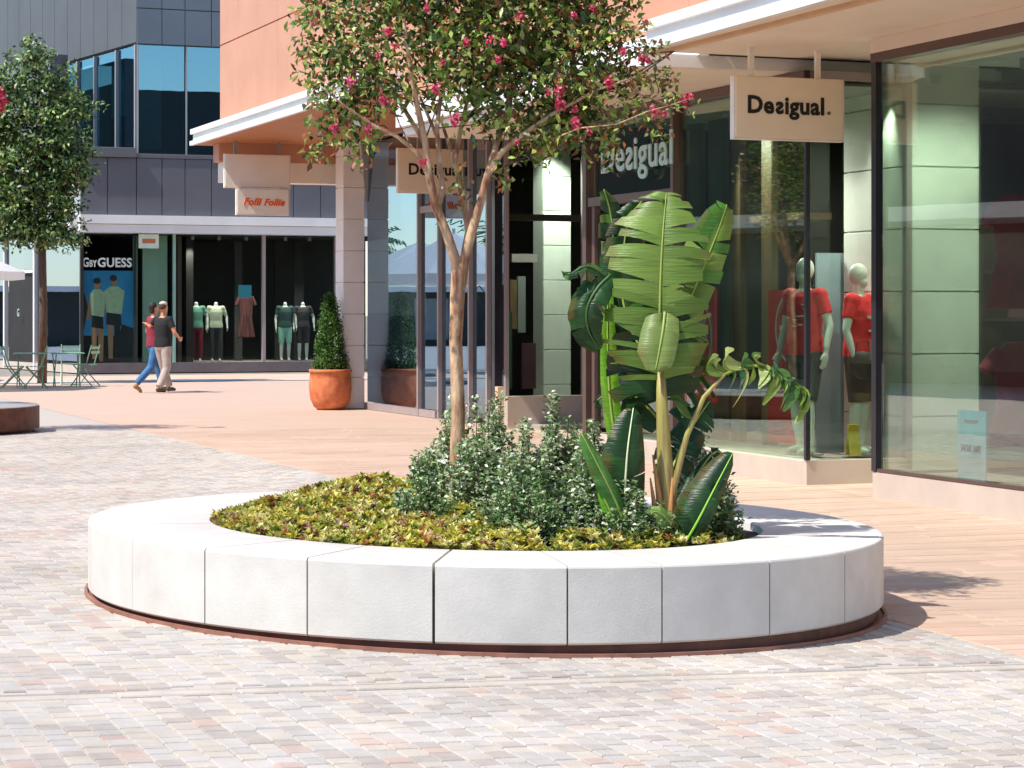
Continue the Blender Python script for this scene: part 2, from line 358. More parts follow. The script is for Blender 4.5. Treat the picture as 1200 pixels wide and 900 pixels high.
# F1 glazing
panes = [lfx(690), lfx(790), lfx(880), -.03]
def pane(x0, x1, y, z0, z1, m, name='glass_pane', **kw): return bx(name, m, x0, x1, y, y+.012, z0, z1, **kw)
xd0, xd1 = lfx(690), lfx(789)
pane(xd1+.03, -.035, .05, .23, 3.73, G_f1)
pane(xd0+.03, xd1-.03, .05, 2.88, 3.73, G_f1)
pane(xd0+.14, xd1-.1, .05, .3, 2.7, G_f1)
bx('top_frame', M_brownfr, xL, 0, -.03, .1, 3.73, 3.82)
bx('mullion', M_brownfr, xL-.04, xL+.06, -.02, .1, -.3, 3.728)
bx('mullion', M_brownfr, xd1-.03, xd1+.03, -.02, .1, .227, 3.728)
bx('transom', M_brownfr, xd0+.02, xd1-.032, -.02, .1, 2.78, 2.88)
dr = bx('door_frame', M_brownfr, xd0+.06, xd0+.14, .01, .08, .23, 2.778)
bx('door_frame', M_brownfr, xd1-.11, xd1-.034, .01, .08, .23, 2.778)
bx('corner_post', M_blackfr, -.03, .012, -.012, .03, .23, 3.82)
# return window of the corner and header
pane_ = MB(); pane_.box(-.05, -.038, .035, 1.06, .23, 3.74); pane_.build('glass_pane', G_b, B)
bx('window_frame', M_mauvefr, -.08, .0, 1.06, 1.12, -.3, 3.82)
bx('window_frame', M_mauvefr, -.08, .0, .032, 1.058, 3.742, 3.82)
# stone clad pier behind the return window, slab by slab
pier = bx('stone_pier', M_slab, -1.28, -.10, 1.16, 1.86, .0, 3.9)
z = .02
while z < 3.8:
    z1 = min(z+.59, 3.97); bx('slab', M_slab, -.10, -.055, 1.135, 1.885, z+.004, z1-.008, parent=pier, b=.004)
    bx('slab', M_slab, -1.28, -.105, 1.115, 1.158, z+.004, z1-.008, parent=pier, b=.004); z = z1
# B glazing
bx('soffit_filler', M_beige, 1.353, 12, -.12, .1, 3.822, 3.944); pane(1.44, 9, -.06, .226, 3.74, G_b); bx('top_frame', M_brownfr, 1.353, 9, -.12, 0, 3.742, 3.82)
bx('corner_post', M_blackfr, 1.353, 1.43, -.11, -.04, .226, 3.741)
bx('bottom_frame', M_brownfr, 1.44, 9, -.105, -.075, .224, .25)
pb = MB(); pb.box(1.385, 1.397, -.03, 2.0, .226, 3.74); pb.build('glass_pane', G_b, B)
bx('corner_post', M_blackfr, 1.353, 1.43, 2.0, 2.07, .2, 3.82)
# recess between the shops: its back wall continues behind
bx('recess_wall', M_slab, .02, 1.34, 2.4, 2.6, 0, 3.82)
# side window facing the camera further back and its base
XE = -10.83
bx('base_wall', M_base, XE, XE+.3, 1.12, 4.2, 0, .43)
pe = MB(); pe.box(XE+.1, XE+.112, 1.16, 4.0, .43, 4.35); pe.build('glass_pane', G_e, B)
bx('window_frame', M_blackfr, XE, XE+.12, 1.0, 1.12, 0, 4.35); bx('window_frame', M_mauvefr, XE+.13, XE+.2, 1.13, 1.18, .434, 4.35)
bx('window_frame', M_brownfr, XE-.02, XE+.07, 1.19, 4.0, 2.86, 2.95)
yv = lfy(682, XE); bx('window_frame', M_mauvefr, XE+.05, XE+.14, yv-.04, yv+.03, .434, 4.35)
bx('gate_post', mat('peach_render', hx('e3bfa2'), .7), XE+.5, XE+.6, .86, .95, 0, .58)
# white slab column behind the side window
y0, y1 = lfy(637, XE-.9), lfy(669, XE-.9); pc = bx('stone_pier', M_slab, XE-1.3, XE-.95, y0, y1, .0, 4.3); z = .05
while z < 4.2:
    z1 = min(z+.5, 4.3); bx('slab', M_slab, XE-.945, XE-.9, y0+.0, y1-.0, z+.004, z1-.006, parent=pc, b=.004); z = z1
for a_, b_, z0_, z1_, m_ in ((598, 606, 1.35, 2.05, M_wood), (607, 616, 1.3, 2.1, MATS['folded_grey'] if 'folded_grey' in MATS else M_grey), (590, 600, .5, 1.6, mat('dark_green_cloth', (.03, .09, .06), .8)), (612, 628, .5, 1.15, mat('plum_cloth', (.10, .03, .05), .8)), (600, 630, 2.3, 2.42, M_mauvefr)):
    bx('display_board', m_, XE-.75, XE-.7, lfy(a_, XE-.7), lfy(b_, XE-.7), z0_, z1_)
# mirror glass front G
YG = 1.15; gx = [lfx(p_, YG) for p_ in (430, 488, 512, 522, 550, 571)]; x_end = XE
prev = -17.1
for i, p_ in enumerate((491, 515, 551, 572)):
    x = lfx(p_, YG); pane(prev+.03, x-.03, YG+.03, .12 if i != 2 else .0, 4.36, G_g)
    bx('mullion', M_mauvefr, x-.028, x+.028, YG-.03, YG+.08, 0, 4.38); prev = x
pane(prev+.03, XE-.02, YG+.03, .3, 4.36, G_g)
bx('bottom_frame', M_mauvefr, -17.1, lfx(511, YG), YG-.02, YG+.029, .0, .11)
bx('door_rail', M_mauvefr, lfx(492.5, YG), lfx(513.5, YG), YG-.01, YG+.02, 3.1, 3.2)
# white slab column at the far end and the lintel beside it
x0 = -17.58; y0c, y1c = lfy(402, x0+.42), lfy(427, x0+.42)
col = bx('column', M_slab, x0+.02, x0+.4, y0c+.02, y1c-.02, 0, 4.4); z = 0
while z < 4.3:
    z1 = min(z+.52, 4.4); bx('slab', mat('white_slab', hx('f6f2ee'), .6, .04, 3), x0, x0+.43, y0c, y1c, z+.006, z1-.006, parent=col, b=.006); z = z1
st_ = MB(); st_.tube([(x0+.5, y1c+.02, 4.35), (x0+.5, y1c+.02, 3.4)], [.14, .03], 4); st_.build('strut', M_grey, B)
lin_o = bx('lintel', M_orange, -18.8, -18.4, -.98, lfy(405, -18.4), 4.1, 4.42)
bx('lintel_panel', M_signw, -18.8, -18.39, -.9, lfy(405, -18.39), 3.76, 4.098)
# upper orange walls, panel by panel
bx('upper_wall', M_orange, -18.6, -9.0, -.86, 6, 4.43, 13)
bx('rear_wing', mat('dark_roof_wall', (.05, .045, .045), .6), -18.5, 8, 6.05, 20, 0, 9.6)
bx('upper_wall', M_orange, -9.0, 12, -.86, 6, 4.22, 13)
zs = [4.45, 6.05, 8.6, 11.2, 13]; x = -18.62
while x < 8.5:
    for j in range(3):
        if x > -9.3 and j == 0: zz = 4.25
        else: zz = zs[j]
        bx('panel', M_orange, x+.004, x+1.196, -.90, -.862, zz+.006, zs[j+1]-.012, b=.004)
    x += 1.2
ep = MB()
for j in range(3): bx('panel', M_orange, -18.66, -18.62, -.9, 3, zs[j]+.006, zs[j+1]-.012, b=.004)
# canopies: each a slab with folded white fascia and a soffit
def canopy(pts, z0, z1, msof, top=None, lips=()):
    c = MB().prism(pts, z0+.01, z1-.02).build('canopy', M_fascia, B)
    MB().prism([(x, y) for x, y in pts], z0-.004, z0+.008).build('soffit', msof, c)
    for a, b in lips:
        a = Vector(a); b = Vector(b); dd = (b-a).normalized(); pp = Vector((-dd.y, dd.x)); 
        for (za, zb, o) in ((z1-.085, z1, .05), (z0-.012, z0+.06, .06)):
            q = [a+pp*(-.002), b+pp*(-.002), b+pp*o, a+pp*o]; MB().prism([tuple(v) for v in q], za, zb).build('fascia_lip', M_fascia, c)
    return c
canopy([(-19.0, -1.28), (-9.1, -1.36), (-9.1, 1.0), (-19.0, 1.0)], 4.40, 4.66, M_soforange, lips=[((-9.05, -1.36), (-19.0, -1.28)), ((-9.1, .9), (-9.1, -1.4))])
canopy([(-.15, -1.55), (12, -1.9), (12, 2.4), (-.15, 2.4)], 3.95, 4.21, M_beige, lips=[((12, -1.9), (-.2, -1.55))])
bx('fascia_trim', mat('tan_trim', hx('c9a27c'), .5), -.2, 12, -1.48, -1.40, 3.915, 3.945)
MB().prism([(-.3, 2.3), (-.3, -1.5), (-1.6, -2.0), (-3.0, -1.3), (-5.6, -.9), (-9, -.9), (-9.0, 2.3)][:7], 3.835, 3.93).build('canopy', M_fascia, B)
MB().prism([(-.33, 2.28), (-.33, -1.45), (-1.6, -1.95), (-3.0, -1.27), (-5.6, -.87), (-8.98, -.87), (-8.98, 2.28)], 3.826, 3.833).build('soffit', M_beige, B)
bx('fascia_trim', M_fascia, -.305, -.25, -1.5, 2.2, 3.828, 3.945)
bx('upper_fascia', M_fascia, -9, -.2, -1.0, -.9, 3.94, 4.24)
# interior shell
bx('shop_floor', M_floor, -18.3, -9.9, YG+.2, 7, -.02, .05); bx('shop_floor', M_floor, xL, -.09, .3, 7, .0, .2); bx('shop_floor', M_floor, 1.44, 12, .21, 7, 0, .2)
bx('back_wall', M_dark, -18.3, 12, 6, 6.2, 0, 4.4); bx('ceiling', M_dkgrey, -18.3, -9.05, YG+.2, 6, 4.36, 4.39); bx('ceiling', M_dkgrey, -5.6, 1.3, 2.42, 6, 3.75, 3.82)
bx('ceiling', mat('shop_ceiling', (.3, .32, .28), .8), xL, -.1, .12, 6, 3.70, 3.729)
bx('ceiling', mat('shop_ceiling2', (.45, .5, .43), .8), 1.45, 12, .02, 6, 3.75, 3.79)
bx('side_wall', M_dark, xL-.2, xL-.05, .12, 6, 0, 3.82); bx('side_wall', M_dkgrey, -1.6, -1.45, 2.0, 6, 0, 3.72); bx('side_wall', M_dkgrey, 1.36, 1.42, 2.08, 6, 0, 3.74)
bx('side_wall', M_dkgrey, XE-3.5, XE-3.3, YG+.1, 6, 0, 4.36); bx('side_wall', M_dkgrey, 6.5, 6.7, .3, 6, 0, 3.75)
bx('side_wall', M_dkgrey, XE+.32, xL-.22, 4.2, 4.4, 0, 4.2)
# inner wooden posts, shelves and dark panels behind the large window
for p_, wd, m in ((862, .2, M_wood), (898, .22, M_wood), (812, .3, mat('green_panel', (.10, .14, .10), .7)), (838, .35, mat('green_panel', (.1, .14, .1), .7))):
    x = lfx(p_, 1.0); bx('wall_panel', m, x-wd/2, x+wd/2, 1.0, 1.08, .2, 3.7)
bx('wall_shelf', M_wood, lfx(850, 1.1), lfx(935, 1.1), 1.1, 1.5, 2.55, 2.62)
# ceiling downlights
MB().lathe([(.001, 0), (.05, 0), (.05, .02)], 12, (-3.0, 2.5, 3.68)).build('downlight', emit('warm_lamp', (1, .85, .6), 6), B)

# spots added to brighten the piers and window displays, and shelves of folded clothes
def spot(x, y, z, tx_, ty_, tz, power, cone=60):
    h = MB().lathe([(.001, 0), (.05, 0), (.05, .12), (.001, .12)], 10, (x, y, z-.0)).build('added_spot', M_grey, B)
    L_ = bpy.data.lights.new('added_spot', 'SPOT'); L_.energy = power; L_.spot_size = R(cone); L_.spot_blend = .6; L_.shadow_soft_size = .06; L_.color = (1, .95, .86)
    o = bpy.data.objects.new('added_spot', L_); C.objects.link(o); o.parent = B; o.location = (x, y, z-.03)
    o.rotation_euler = (Vector((tx_, ty_, tz))-Vector((x, y, z))).to_track_quat('-Z', 'Y').to_euler()
spot(2.1, .95, 3.66, -.08, 1.5, 1.9, 420, 75)            # onto the stone pier
spot(2.9, .6, 3.66, 4.6, 2.2, 1.2, 260, 95)
spot(-2.6, .45, 3.62, -.7, .45, 1.2, 260, 80)
spot(-3.4, .5, 3.62, -1.6, 1.3, 1.6, 200, 90)
spot(-.35, 1.05, 3.62, -.9, .75, 1.3, 110, 70)
spot(XE-.15, 2.0, 4.25, XE-.95, 1.85, 1.6, 330, 100)
spot(-4.4, 1.2, 3.62, -4.2, 3.4, 1.2, 200, 100)
FC = [mat('folded_%s' % n_, c_, .85) for n_, c_ in (('white', (.6, .58, .55)), ('red', (.4, .03, .03)), ('navy', (.03, .04, .09)), ('ochre', (.4, .24, .06)), ('grey', (.2, .2, .2)), ('rose', (.45, .2, .2)))]
def shelf(label, x, y, n_, wd):
    q_ = wld(x, y); t_ = thing('display_shelf', label, 'shelf', (q_.x, q_.y, .2), TH)
    for sx_ in (0, wd): bx('side_panel', M_wood, sx_-.02, sx_+.02, 0, .4, 0, 2.3, parent=t_)
    for i in range(n_):
        z_ = .3+i*.5; bx('shelf_board', M_wood, .021, wd-.021, .01, .4, z_, z_+.03, parent=t_); xx = .1
        while xx < wd-.4:
            hh_ = random.uniform(.08, .26); bx('folded_garment', random.choice(FC), xx, xx+.3, .05, .35, z_+.031, z_+.031+hh_, parent=t_, b=.01); xx += random.uniform(.36, .5)
shelf('wooden display shelf with folded clothes at the back of the near right shop', 2.2, 3.2, 4, 2.6)
shelf('wooden display shelf with folded clothes inside the shop behind the banana plant', -4.9, 3.4, 4, 2.4)

# ---- lettering on the glass above the door
gl = mat('pale_teal_lettering', hx('a9c6c0'), .4, .03); 
xa, xb = lfx(703, -.05), lfx(786, -.05); xm = (xa+xb)/2; zc = zat(183, xm, -.05)
textmesh('lettering', 'Desigual', .5, gl, B, (xm, -.03, zc-.13), ext=.008, off=.006, flip=2, width=abs(xb-xa)).scale = (1, .95, 1)

# ------------------------------------------------------------------ signs
def hang_sign(label, px0, px1, py0, py1, Y, zs, m, body=None, tpx=None, brackets=(), group=None, tmat=None, **tk):
    a = P(px0, py0, Y); k = (px1-px0)/F*Y/.9321*.985; t_ = thing('hanging_sign', label, 'sign', (a.x, a.y, 0), R(21.25), group)
    z0, z1 = H+(HZ-py1)/F*Y, a.z; bx('board', m, 0, k, 0, .09, z0, z1, parent=t_, b=.008)
    e = mat('sign_edge', hx('efe6d8'), .4); MB().box(-.012, k+.012, .006, .084, z0-.012, z0-.002).box(-.012, -.002, .006, .084, z0, z1).box(k+.002, k+.012, .006, .084, z0, z1).build('edge_trim', e, t_)
    for q in brackets: x = (q-px0)/(px1-px0)*k; bx('bracket', M_grey if tmat is None else M_signw, x-.025, x+.025, .03, .06, z1, zs, parent=t_)
    if body:
        c_ = ((tpx[0]+tpx[1])/2-px0)/(px1-px0)*k; wd_ = (tpx[1]-tpx[0])/(px1-px0)*k
        textmesh('lettering', body, .3, tmat or M_black, t_, (c_, -.004, H+(HZ-tpx[2])/F*Y), ext=.003, width=wd_, **tk)
    return t_, k
s1, k1 = hang_sign('cream hanging sign with black word Desigual, nearest, above the mannequin window', 862, 998, 88, 161, 20.0, 3.945, M_signc, 'Desigual', (877, 973, 131), (884, 968), flip=2, off=.0095, tmat=M_black)
textmesh('trademark', '®', .045, M_black, s1, (.862*k1, -.004, H+(HZ-131)/F*20), ext=.003)
s2, k2 = hang_sign('cream hanging sign with black lettering half hidden behind the flowering tree branches', 467, 551, 173, 225, 32.5, 4.395, M_signc, 'Desigual', (479, 541, 204), (480, 538), flip=2, off=.008)
s3, k3 = hang_sign('blank pale hanging board above the sign with red orange script, by the white column', 264, 338, 180, 219, 37.0, 4.395, M_signw, None, None, (276, 326))
s4, k4 = hang_sign('small cream hanging sign with red orange script lettering Folli Follie', 278, 337, 221, 251, 37.0, H+(HZ-219.6)/F*37.0, M_signw, 'Folli', (285, 306, 240), (285, 330), tmat=mat('red_orange_paint', (.95, .13, .012), .5), shear=.3, off=.012)
textmesh('lettering', 'Follie', .3, MATS['red_orange_paint'], s4, (k4*(320.5-278)/59, -.004, H+(HZ-240)/F*37), ext=.003, width=k4*24/59, shear=.3, off=.012)

# ------------------------------------------------------------------ far grey building
f0 = Vector((-7.9, 59.7)); fx = ey.copy(); fy = dv.copy(); TF = R(21.25)
def ffx(px, yl=0.):
    k = (px-600)/F; a = f0+fy*yl; return (k*a.y-a.x)/(fx.x-k*fx.y)
def fz(py, x, y=0.): q = f0+fx*x+fy*y; return H+(HZ-py)/F*q.y
G2 = thing('grey_building', 'dark grey clad building with blue windows above a dark shopfront at the far end', 'building', (f0.x, f0.y, 0), TF)
xc = ffx(94); xr = ffx(470)
MW = Matrix.Translation((xc, 0, 0)) @ Matrix.Rotation(R(-44+180), 4, 'Z')       # left wing runs back to the left: local x away from the corner
MWa = Matrix.Translation((xc, 0, 0)) @ Matrix.Rotation(R(150-21.25-0), 4, 'Z')
def fb(name, m, *a, parent=None, b=None, M=None, **kw):
    mb = MB(M); (mb.box if not b else (lambda *q: mb.bbox(*q, b=b)))(*a); return mb.build(name, m, parent or G2, **kw)
fb('base_wall', mat('mauve_base', (.17, .135, .14), .5), xc, xr, 0, .3, 0, .26)
fb('fascia', M_fascia, xc-.05, xr, -.25, .3, 3.64, 3.86); fb('fascia', M_fascia, xc-.05, xr, -.3, .3, 3.87, 4.1)
fb('glass_pane', G_low, xc+.1, ffx(158), .1, .12, .27, 3.63); fb('corner_post', M_blackfr, xc, xc+.09, 0, .12, .261, 3.638)
fb('mullion', M_blackfr, ffx(158), ffx(160), .02, .14, .261, 3.638)
fb('glass_pane', G_low, ffx(160)+.01, ffx(204), .1, .12, .27, 3.63)
fb('green_wall', M_greenwall, ffx(170), ffx(199), .3, .4, .27, 3.62)
fb('green_wall', M_greenwall, ffx(160)+.02, ffx(166), .5, .6, .27, 3.62)
fb('mullion', mat('green_frame', hx('8fb5a8'), .4), ffx(203), ffx(206), .0, .14, .262, 3.637)
for a, b in ((206.5, 307.5), (311.5, 392.5), (396, 470)): fb('glass_pane', G_low, ffx(a), ffx(b), .1, .12, .27, 3.63)
for a, b in ((307.6, 311.4), (392.7, 395.8)): fb('mullion', M_mauvefr, ffx(a), ffx(b), .0, .14, .262, 3.637)
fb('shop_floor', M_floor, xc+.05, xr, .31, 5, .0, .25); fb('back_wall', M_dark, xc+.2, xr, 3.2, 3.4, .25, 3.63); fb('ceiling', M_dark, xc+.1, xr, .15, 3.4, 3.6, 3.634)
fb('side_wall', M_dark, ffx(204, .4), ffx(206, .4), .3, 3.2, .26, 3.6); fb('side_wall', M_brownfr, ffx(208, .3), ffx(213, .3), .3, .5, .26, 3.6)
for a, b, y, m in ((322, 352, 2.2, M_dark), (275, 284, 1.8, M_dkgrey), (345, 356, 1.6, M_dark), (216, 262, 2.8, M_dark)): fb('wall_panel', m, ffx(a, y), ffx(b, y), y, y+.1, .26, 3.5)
# dark band of panels above the fascia, then windows, then upper panels
seams = [94, 126, 160, 190, 217, 248, 280, 312, 344, 376, 408, 440, 470]
fb('upper_wall', M_grp, xc+.02, xr, .06, 6, 4.1, 5.72)
for a, b in zip(seams[:-1], seams[1:]): fb('panel', M_grp, ffx(a)+.01, ffx(b)-.01, .0, .05, 4.12, 5.60, b=.006)
fb('ledge', M_grp, xc-.25, ffx(160)-.02, -.12, .4, 5.61, 5.86, b=.01); fb('ledge', M_grp, ffx(160), xr, -.03, .3, 5.61, 5.72, b=.01)
xu = ffx(160, .3)
fb('upper_wall', M_grp2, xu+.02, xr, .36, 6, 8.62, 13)
us = [160, 190, 217, 248, 280, 312, 344, 376]
for a, b in zip(us[:-1], us[1:]):
    for z0, z1 in ((8.62, 9.55), (9.56, 12.9)): fb('panel', M_grp2, ffx(a, .3)+.01, ffx(b, .3)-.01, .3, .35, z0+.01, z1-.01, b=.006)
for a, b in ((162, 216), (219, 272), (275, 330), (333, 380)):
    fr = fb('window', M_grey, ffx(a-1.3, .35), ffx(a, .35), .3, .42, 5.73, 8.6); fb('pane', G_up, ffx(a, .35), ffx(b, .35), .36, .375, 5.73, 8.6, parent=fr)
fb('back_wall', M_dark, xu+.3, xr, 4.5, 4.6, 5.72, 8.6); fb('blind', mat('white_blind', (.55, .62, .58), .7), ffx(163, .8), ffx(189, .8), .8, .85, 5.9, 8.4)
fb('floor_slab', M_dkgrey, xu+.1, xr, .4, 4.5, 5.725, 5.8)
def fspot(px, power):
    x = ffx(px, .5); h = MB().lathe([(.001, 0), (.05, 0), (.05, .1), (.001, .1)], 10, (x, .45, 3.5)).build('added_spot', M_grey, G2)
    L_ = bpy.data.lights.new('added_spot', 'SPOT'); L_.energy = power; L_.spot_size = R(70); L_.spot_blend = .7; L_.shadow_soft_size = .06; L_.color = (1, .95, .85)
    o = bpy.data.objects.new('added_spot', L_); C.objects.link(o); o.parent = G2; o.location = (x, .45, 3.48); o.rotation_euler = Vector((0, .5, -2.2)).to_track_quat('-Z', 'Y').to_euler()
for a in (225, 256, 288, 334, 362): fspot(a, 130)  # added to brighten the mannequins; this shop does have lit ceiling spots
# left wing, running back to the left
XW = Matrix.Translation((xc, 0, 0)) @ Matrix.Rotation(R(180-60-21.25+0), 4, 'Z')
# direction (-.5,.866) in world = rotation 120 deg; local = 120-21.25
def wing(name, m, a0, a1, b0, b1, z0, z1, **kw): return fb(name, m, a0, a1, -b1, -b0, z0, z1, M=XW, **kw)
wing('fascia', M_fascia, 0, 14, -.28, .1, 3.64, 4.1)
wing('base_wall', M_base, 0, 14, 0, .3, 0, .2)
def wpx(px, o=0.):          # distance along the wing for a pixel column
    k = (px-600)/F; a = f0+fx*xc; dd = Vector((-.5, .866)); return (k*a.y-a.x)/(dd.x-k*dd.y)
for a, b, z0 in ((42, 92, .3), (6, 38, 2.75), (-40, 4, .3)): wing('glass_pane', G_left, wpx(b), wpx(a), .05, .07, z0, 3.63)
for q in (40, 5): wing('mullion', M_fascia, wpx(q)-.07, wpx(q)+.05, -.02, .1, .0, 3.63)
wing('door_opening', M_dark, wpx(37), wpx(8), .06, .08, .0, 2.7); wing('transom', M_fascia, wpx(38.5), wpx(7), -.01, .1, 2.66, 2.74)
wing('back_wall', M_dark, .2, 14, 3, 3.2, 0, 3.6)
XU = Matrix.Translation((xu, .3, 0)) @ Matrix.Rotation(R(180-60-21.25), 4, 'Z')
def wup(name, m, a0, a1, b0, b1, z0, z1, **kw): return fb(name, m, a0, a1, -b1, -b0, z0, z1, M=XU, **kw)
wup('upper_wall', M_grp, .02, 20, .06, .8, 8.65, 14)
for i in range(16): 
    wup('panel', mat('black_grey_cladding', (.055, .055, .062), .45, .1, 1), i*1.1+.01, i*1.1+1.09, .0, .05, 8.66, 13.9, b=.006)
wup('ledge', M_fascia, 3.6, 20, -.03, .0, 11.6, 11.66)
for i, (a, b) in enumerate(((.15, 1.5), (1.6, 3.2), (3.3, 4.6), (4.7, 6.0), (6.1, 7.4))):
    fr = wup('window', M_grey, a-.08, a-.01, -.02, .1, 5.73, 8.6); fb('pane', G_up, a, b, -.07, -.055, 5.73, 8.6, parent=fr, M=XU)
wup('blind', mat('white_blind', (.6, .65, .6), .7), .6, 1.3, .4, .45, 6.9, 8.5); wup('blind', mat('white_blind', (.6, .65, .6), .7), 2.0, 3.0, .4, .45, 6.9, 8.5)
wup('back_wall', M_dark, .1, 20, 3, 3.2, 5.7, 8.6)
MB(XW).box(-.0, 3.2, -.3, .0, 4.11, 5.6).build('upper_wall', mat('pale_grey_cladding', (.35, .36, .38), .5), G2)
wing('upper_wall', M_grp, 3.3, 20, .3, .8, 4.1, 8.6)
textmesh('lettering', 'G  Y', .3, gl, G2, ((ffx(96)+ffx(116))/2+.05, -.0, fz(312, ffx(105))-.0), ext=.01, off=.006, width=.01) if False else None
for body, a, b in (('G', 97.5, 104.5), ('BY', 105.5, 114), ('GUESS', 115, 155)):
    hgt = 1.0 if body != 'BY' else .72
    o = textmesh('lettering', body, .34, mat('white_lettering', hx('d5e0d8'), .5), G2, ((ffx(a)+ffx(b))/2, .06, fz(312.5, ffx(120))), ext=.015, off=.008, width=ffx(b)-ffx(a))
    zmax = max(v.co.y for v in o.data.vertices); o.scale[1] = (ffx(11)-ffx(0))*hgt/zmax if zmax else 1
textmesh('door_letter', 'G', .3, gl, G2, tuple((XW @ Vector((wpx(25), .09, fz(371, xc))))), rot=(R(90), 0, R(180+98.75)), ext=.005).hide_render = False
# poster in the window: flat print of two people against blue
pz0, pz1 = fz(426, ffx(120)), fz(317, ffx(120)); px0, px1 = ffx(96, .2), ffx(156, .2); pw = px1-px0; ph = pz1-pz0
post = thing('window_poster', 'tall blue poster print of a man and a woman standing, in the far shop window', 'poster', (f0.x, f0.y, 0), TF)
fbp = lambda name, m, u0, u1, v0, v1, k: bx(name, m, px0+u0*pw, px0+u1*pw, .2-.004*k, .21, pz0+v0*ph, pz0+v1*ph, parent=post)
fbp('backing', M_dark, 0, 1, 0, 1, 0); fbp('print', mat('blue_print', hx('1c78b8'), .5, .3, .7, col2=hx('2f9ad0')), .03, 1, .30, 1, 1)
def flat(name, m, pts, k): 
    MB().add([(px0+u*pw, .2-.004*k, pz0+v*ph) for u, v in pts]+[(px0+u*pw, .2-.004*k+.003, pz0+v*ph) for u, v in pts], [tuple(range(len(pts)-1, -1, -1)), tuple(range(len(pts), 2*len(pts)))]+[(i, (i+1) % len(pts), len(pts)+(i+1) % len(pts), len(pts)+i) for i in range(len(pts))]).build(name, m, post)
def ell(cx, cy, a, b, n=14): return [(cx+a*math.cos(6.283*i/n), cy+b*math.sin(6.283*i/n)) for i in range(n)]
pskin = mat('print_skin', hx('a97f63'), .6); pgreen = mat('print_pale_green', hx('a9bf9d'), .6, .1, 9); pdk = mat('print_dark', hx('20262b'), .6)
flat('print', pdk, [(0, .25), (.12, .6), (.06, .74), (0, .8)], 2); flat('print', pdk, [(.7, .25), (.78, .42), (1, .38), (1, 0), (.7, 0)], 2)
for (x, dy, w_) in ((.30, -.03, .15), (.62, 0, .19)):
    flat('print', pskin, [(x-.10, .05), (x-.02, .05), (x-.005, .5), (x-.13, .5)], 2); flat('print', pskin if x < .5 else pdk, [(x+.03, .02), (x+.11, .02), (x+.13, .5), (x+.0, .5)], 2)
    flat('print', pdk, [(x-w_*.8, .42+dy), (x+w_*.8, .40+dy), (x+w_*.7, .60+dy), (x-w_*.7, .6+dy)], 3)
    flat('print', pskin, [(x-w_-.07, .50+dy), (x-w_, .5+dy), (x-w_*.5, .80+dy), (x-w_*1.05, .76+dy)], 3)
    flat('print', pgreen, [(x-w_*.75, .55+dy), (x+w_*.8, .53+dy), (x+w_*1.1, .78+dy), (x+w_*.4, .83+dy), (x-w_*.4, .83+dy), (x-w_, .78+dy)], 4)
    flat('print', pskin, ell(x, .885+dy, .065, .055), 5); flat('print', pdk, ell(x-.01, .92+dy, .072, .035), 6)
tgs = thing('small_shop_sign', 'small pale green square sign with orange mark hung in the far window', 'sign', (f0.x, f0.y, 0), TF)
a_, b_ = ffx(161, .05), ffx(184.5, .05); z0_, z1_ = fz(291, a_), fz(274.5, a_)
bx('board', mat('pale_green_board', hx('c9dccb'), .5), a_, b_, -.12, -.08, z0_, z1_, parent=tgs); textmesh('lettering', 'SEDA', .14, mat('orange_brown_paint', (.5, .16, .07), .5), tgs, ((a_+b_)/2, -.123, z0_+.12), ext=.002, width=(b_-a_)*.72) if False else bx('printed_mark', mat('orange_brown_paint', (.5, .16, .07), .5), a_+.09, b_-.09, -.124, -.12, z0_+.13, z0_+.25, parent=tgs)
bx('hanger', M_blackfr, a_+.05, a_+.08, -.11, -.09, z1_, 3.639, parent=tgs); bx('hanger', M_blackfr, b_-.08, b_-.05, -.11, -.09, z1_, 3.639, parent=tgs)

# ------------------------------------------------------------------ planter
TILT = -.021
def pz(x): return TILT*(x-CX)
planter = thing('round_planter', 'large round white concrete planter bench in the middle of the paved square', 'planter', (CX, CY, 0))
def ang_of(px):
    lo, hi = -1.35, 1.35
    for _ in range(50):
        m_ = (lo+hi)/2; v = 600+F*(CX+RO*math.sin(m_))/(CY-RO*math.cos(m_))
        if v < px: lo = m_
        else: hi = m_
    return (lo+hi)/2
angs = [ang_of(p_) for p_ in (155, 240, 360, 508, 665, 776, 902, 990)]
a0, a1 = angs[0], angs[-1]+2*0; rest = 2*math.pi-(a1-a0); nr = 13
angs += [a1+rest*(i+1)/nr for i in range(nr-1)]
ZT, ZB = .425, .055
def arc_block(th0, th1, gap0, gap1):
    b = MB(); n = max(4, int((th1-th0)/.035)); bev = .012
    prof = [(RO-.01, ZB), (RO, ZB+.01), (RO, ZT-bev), (RO-bev*.35, ZT-bev*.35), (RO-bev, ZT), (RI+bev, ZT), (RI+bev*.3, ZT-bev*.3), (RI, ZT-bev), (RI, ZB)]
    k = len(prof); 
    for i in range(n+1):
        for (r, z) in prof:
            t0 = th0+gap0/r; t1 = th1-gap1/r; th = t0+(t1-t0)*i/n; x = r*math.sin(th); b.v.append((x, -r*math.cos(th), z+TILT*x))
    for i in range(n):
        for j in range(k): b.f.append((i*k+j, (i+1)*k+j, (i+1)*k+(j+1) % k, i*k+(j+1) % k))
    b.f += [tuple(range(k)), tuple(range((n+1)*k-1, n*k-1, -1))]; b.mi = [0]*len(b.f); return b
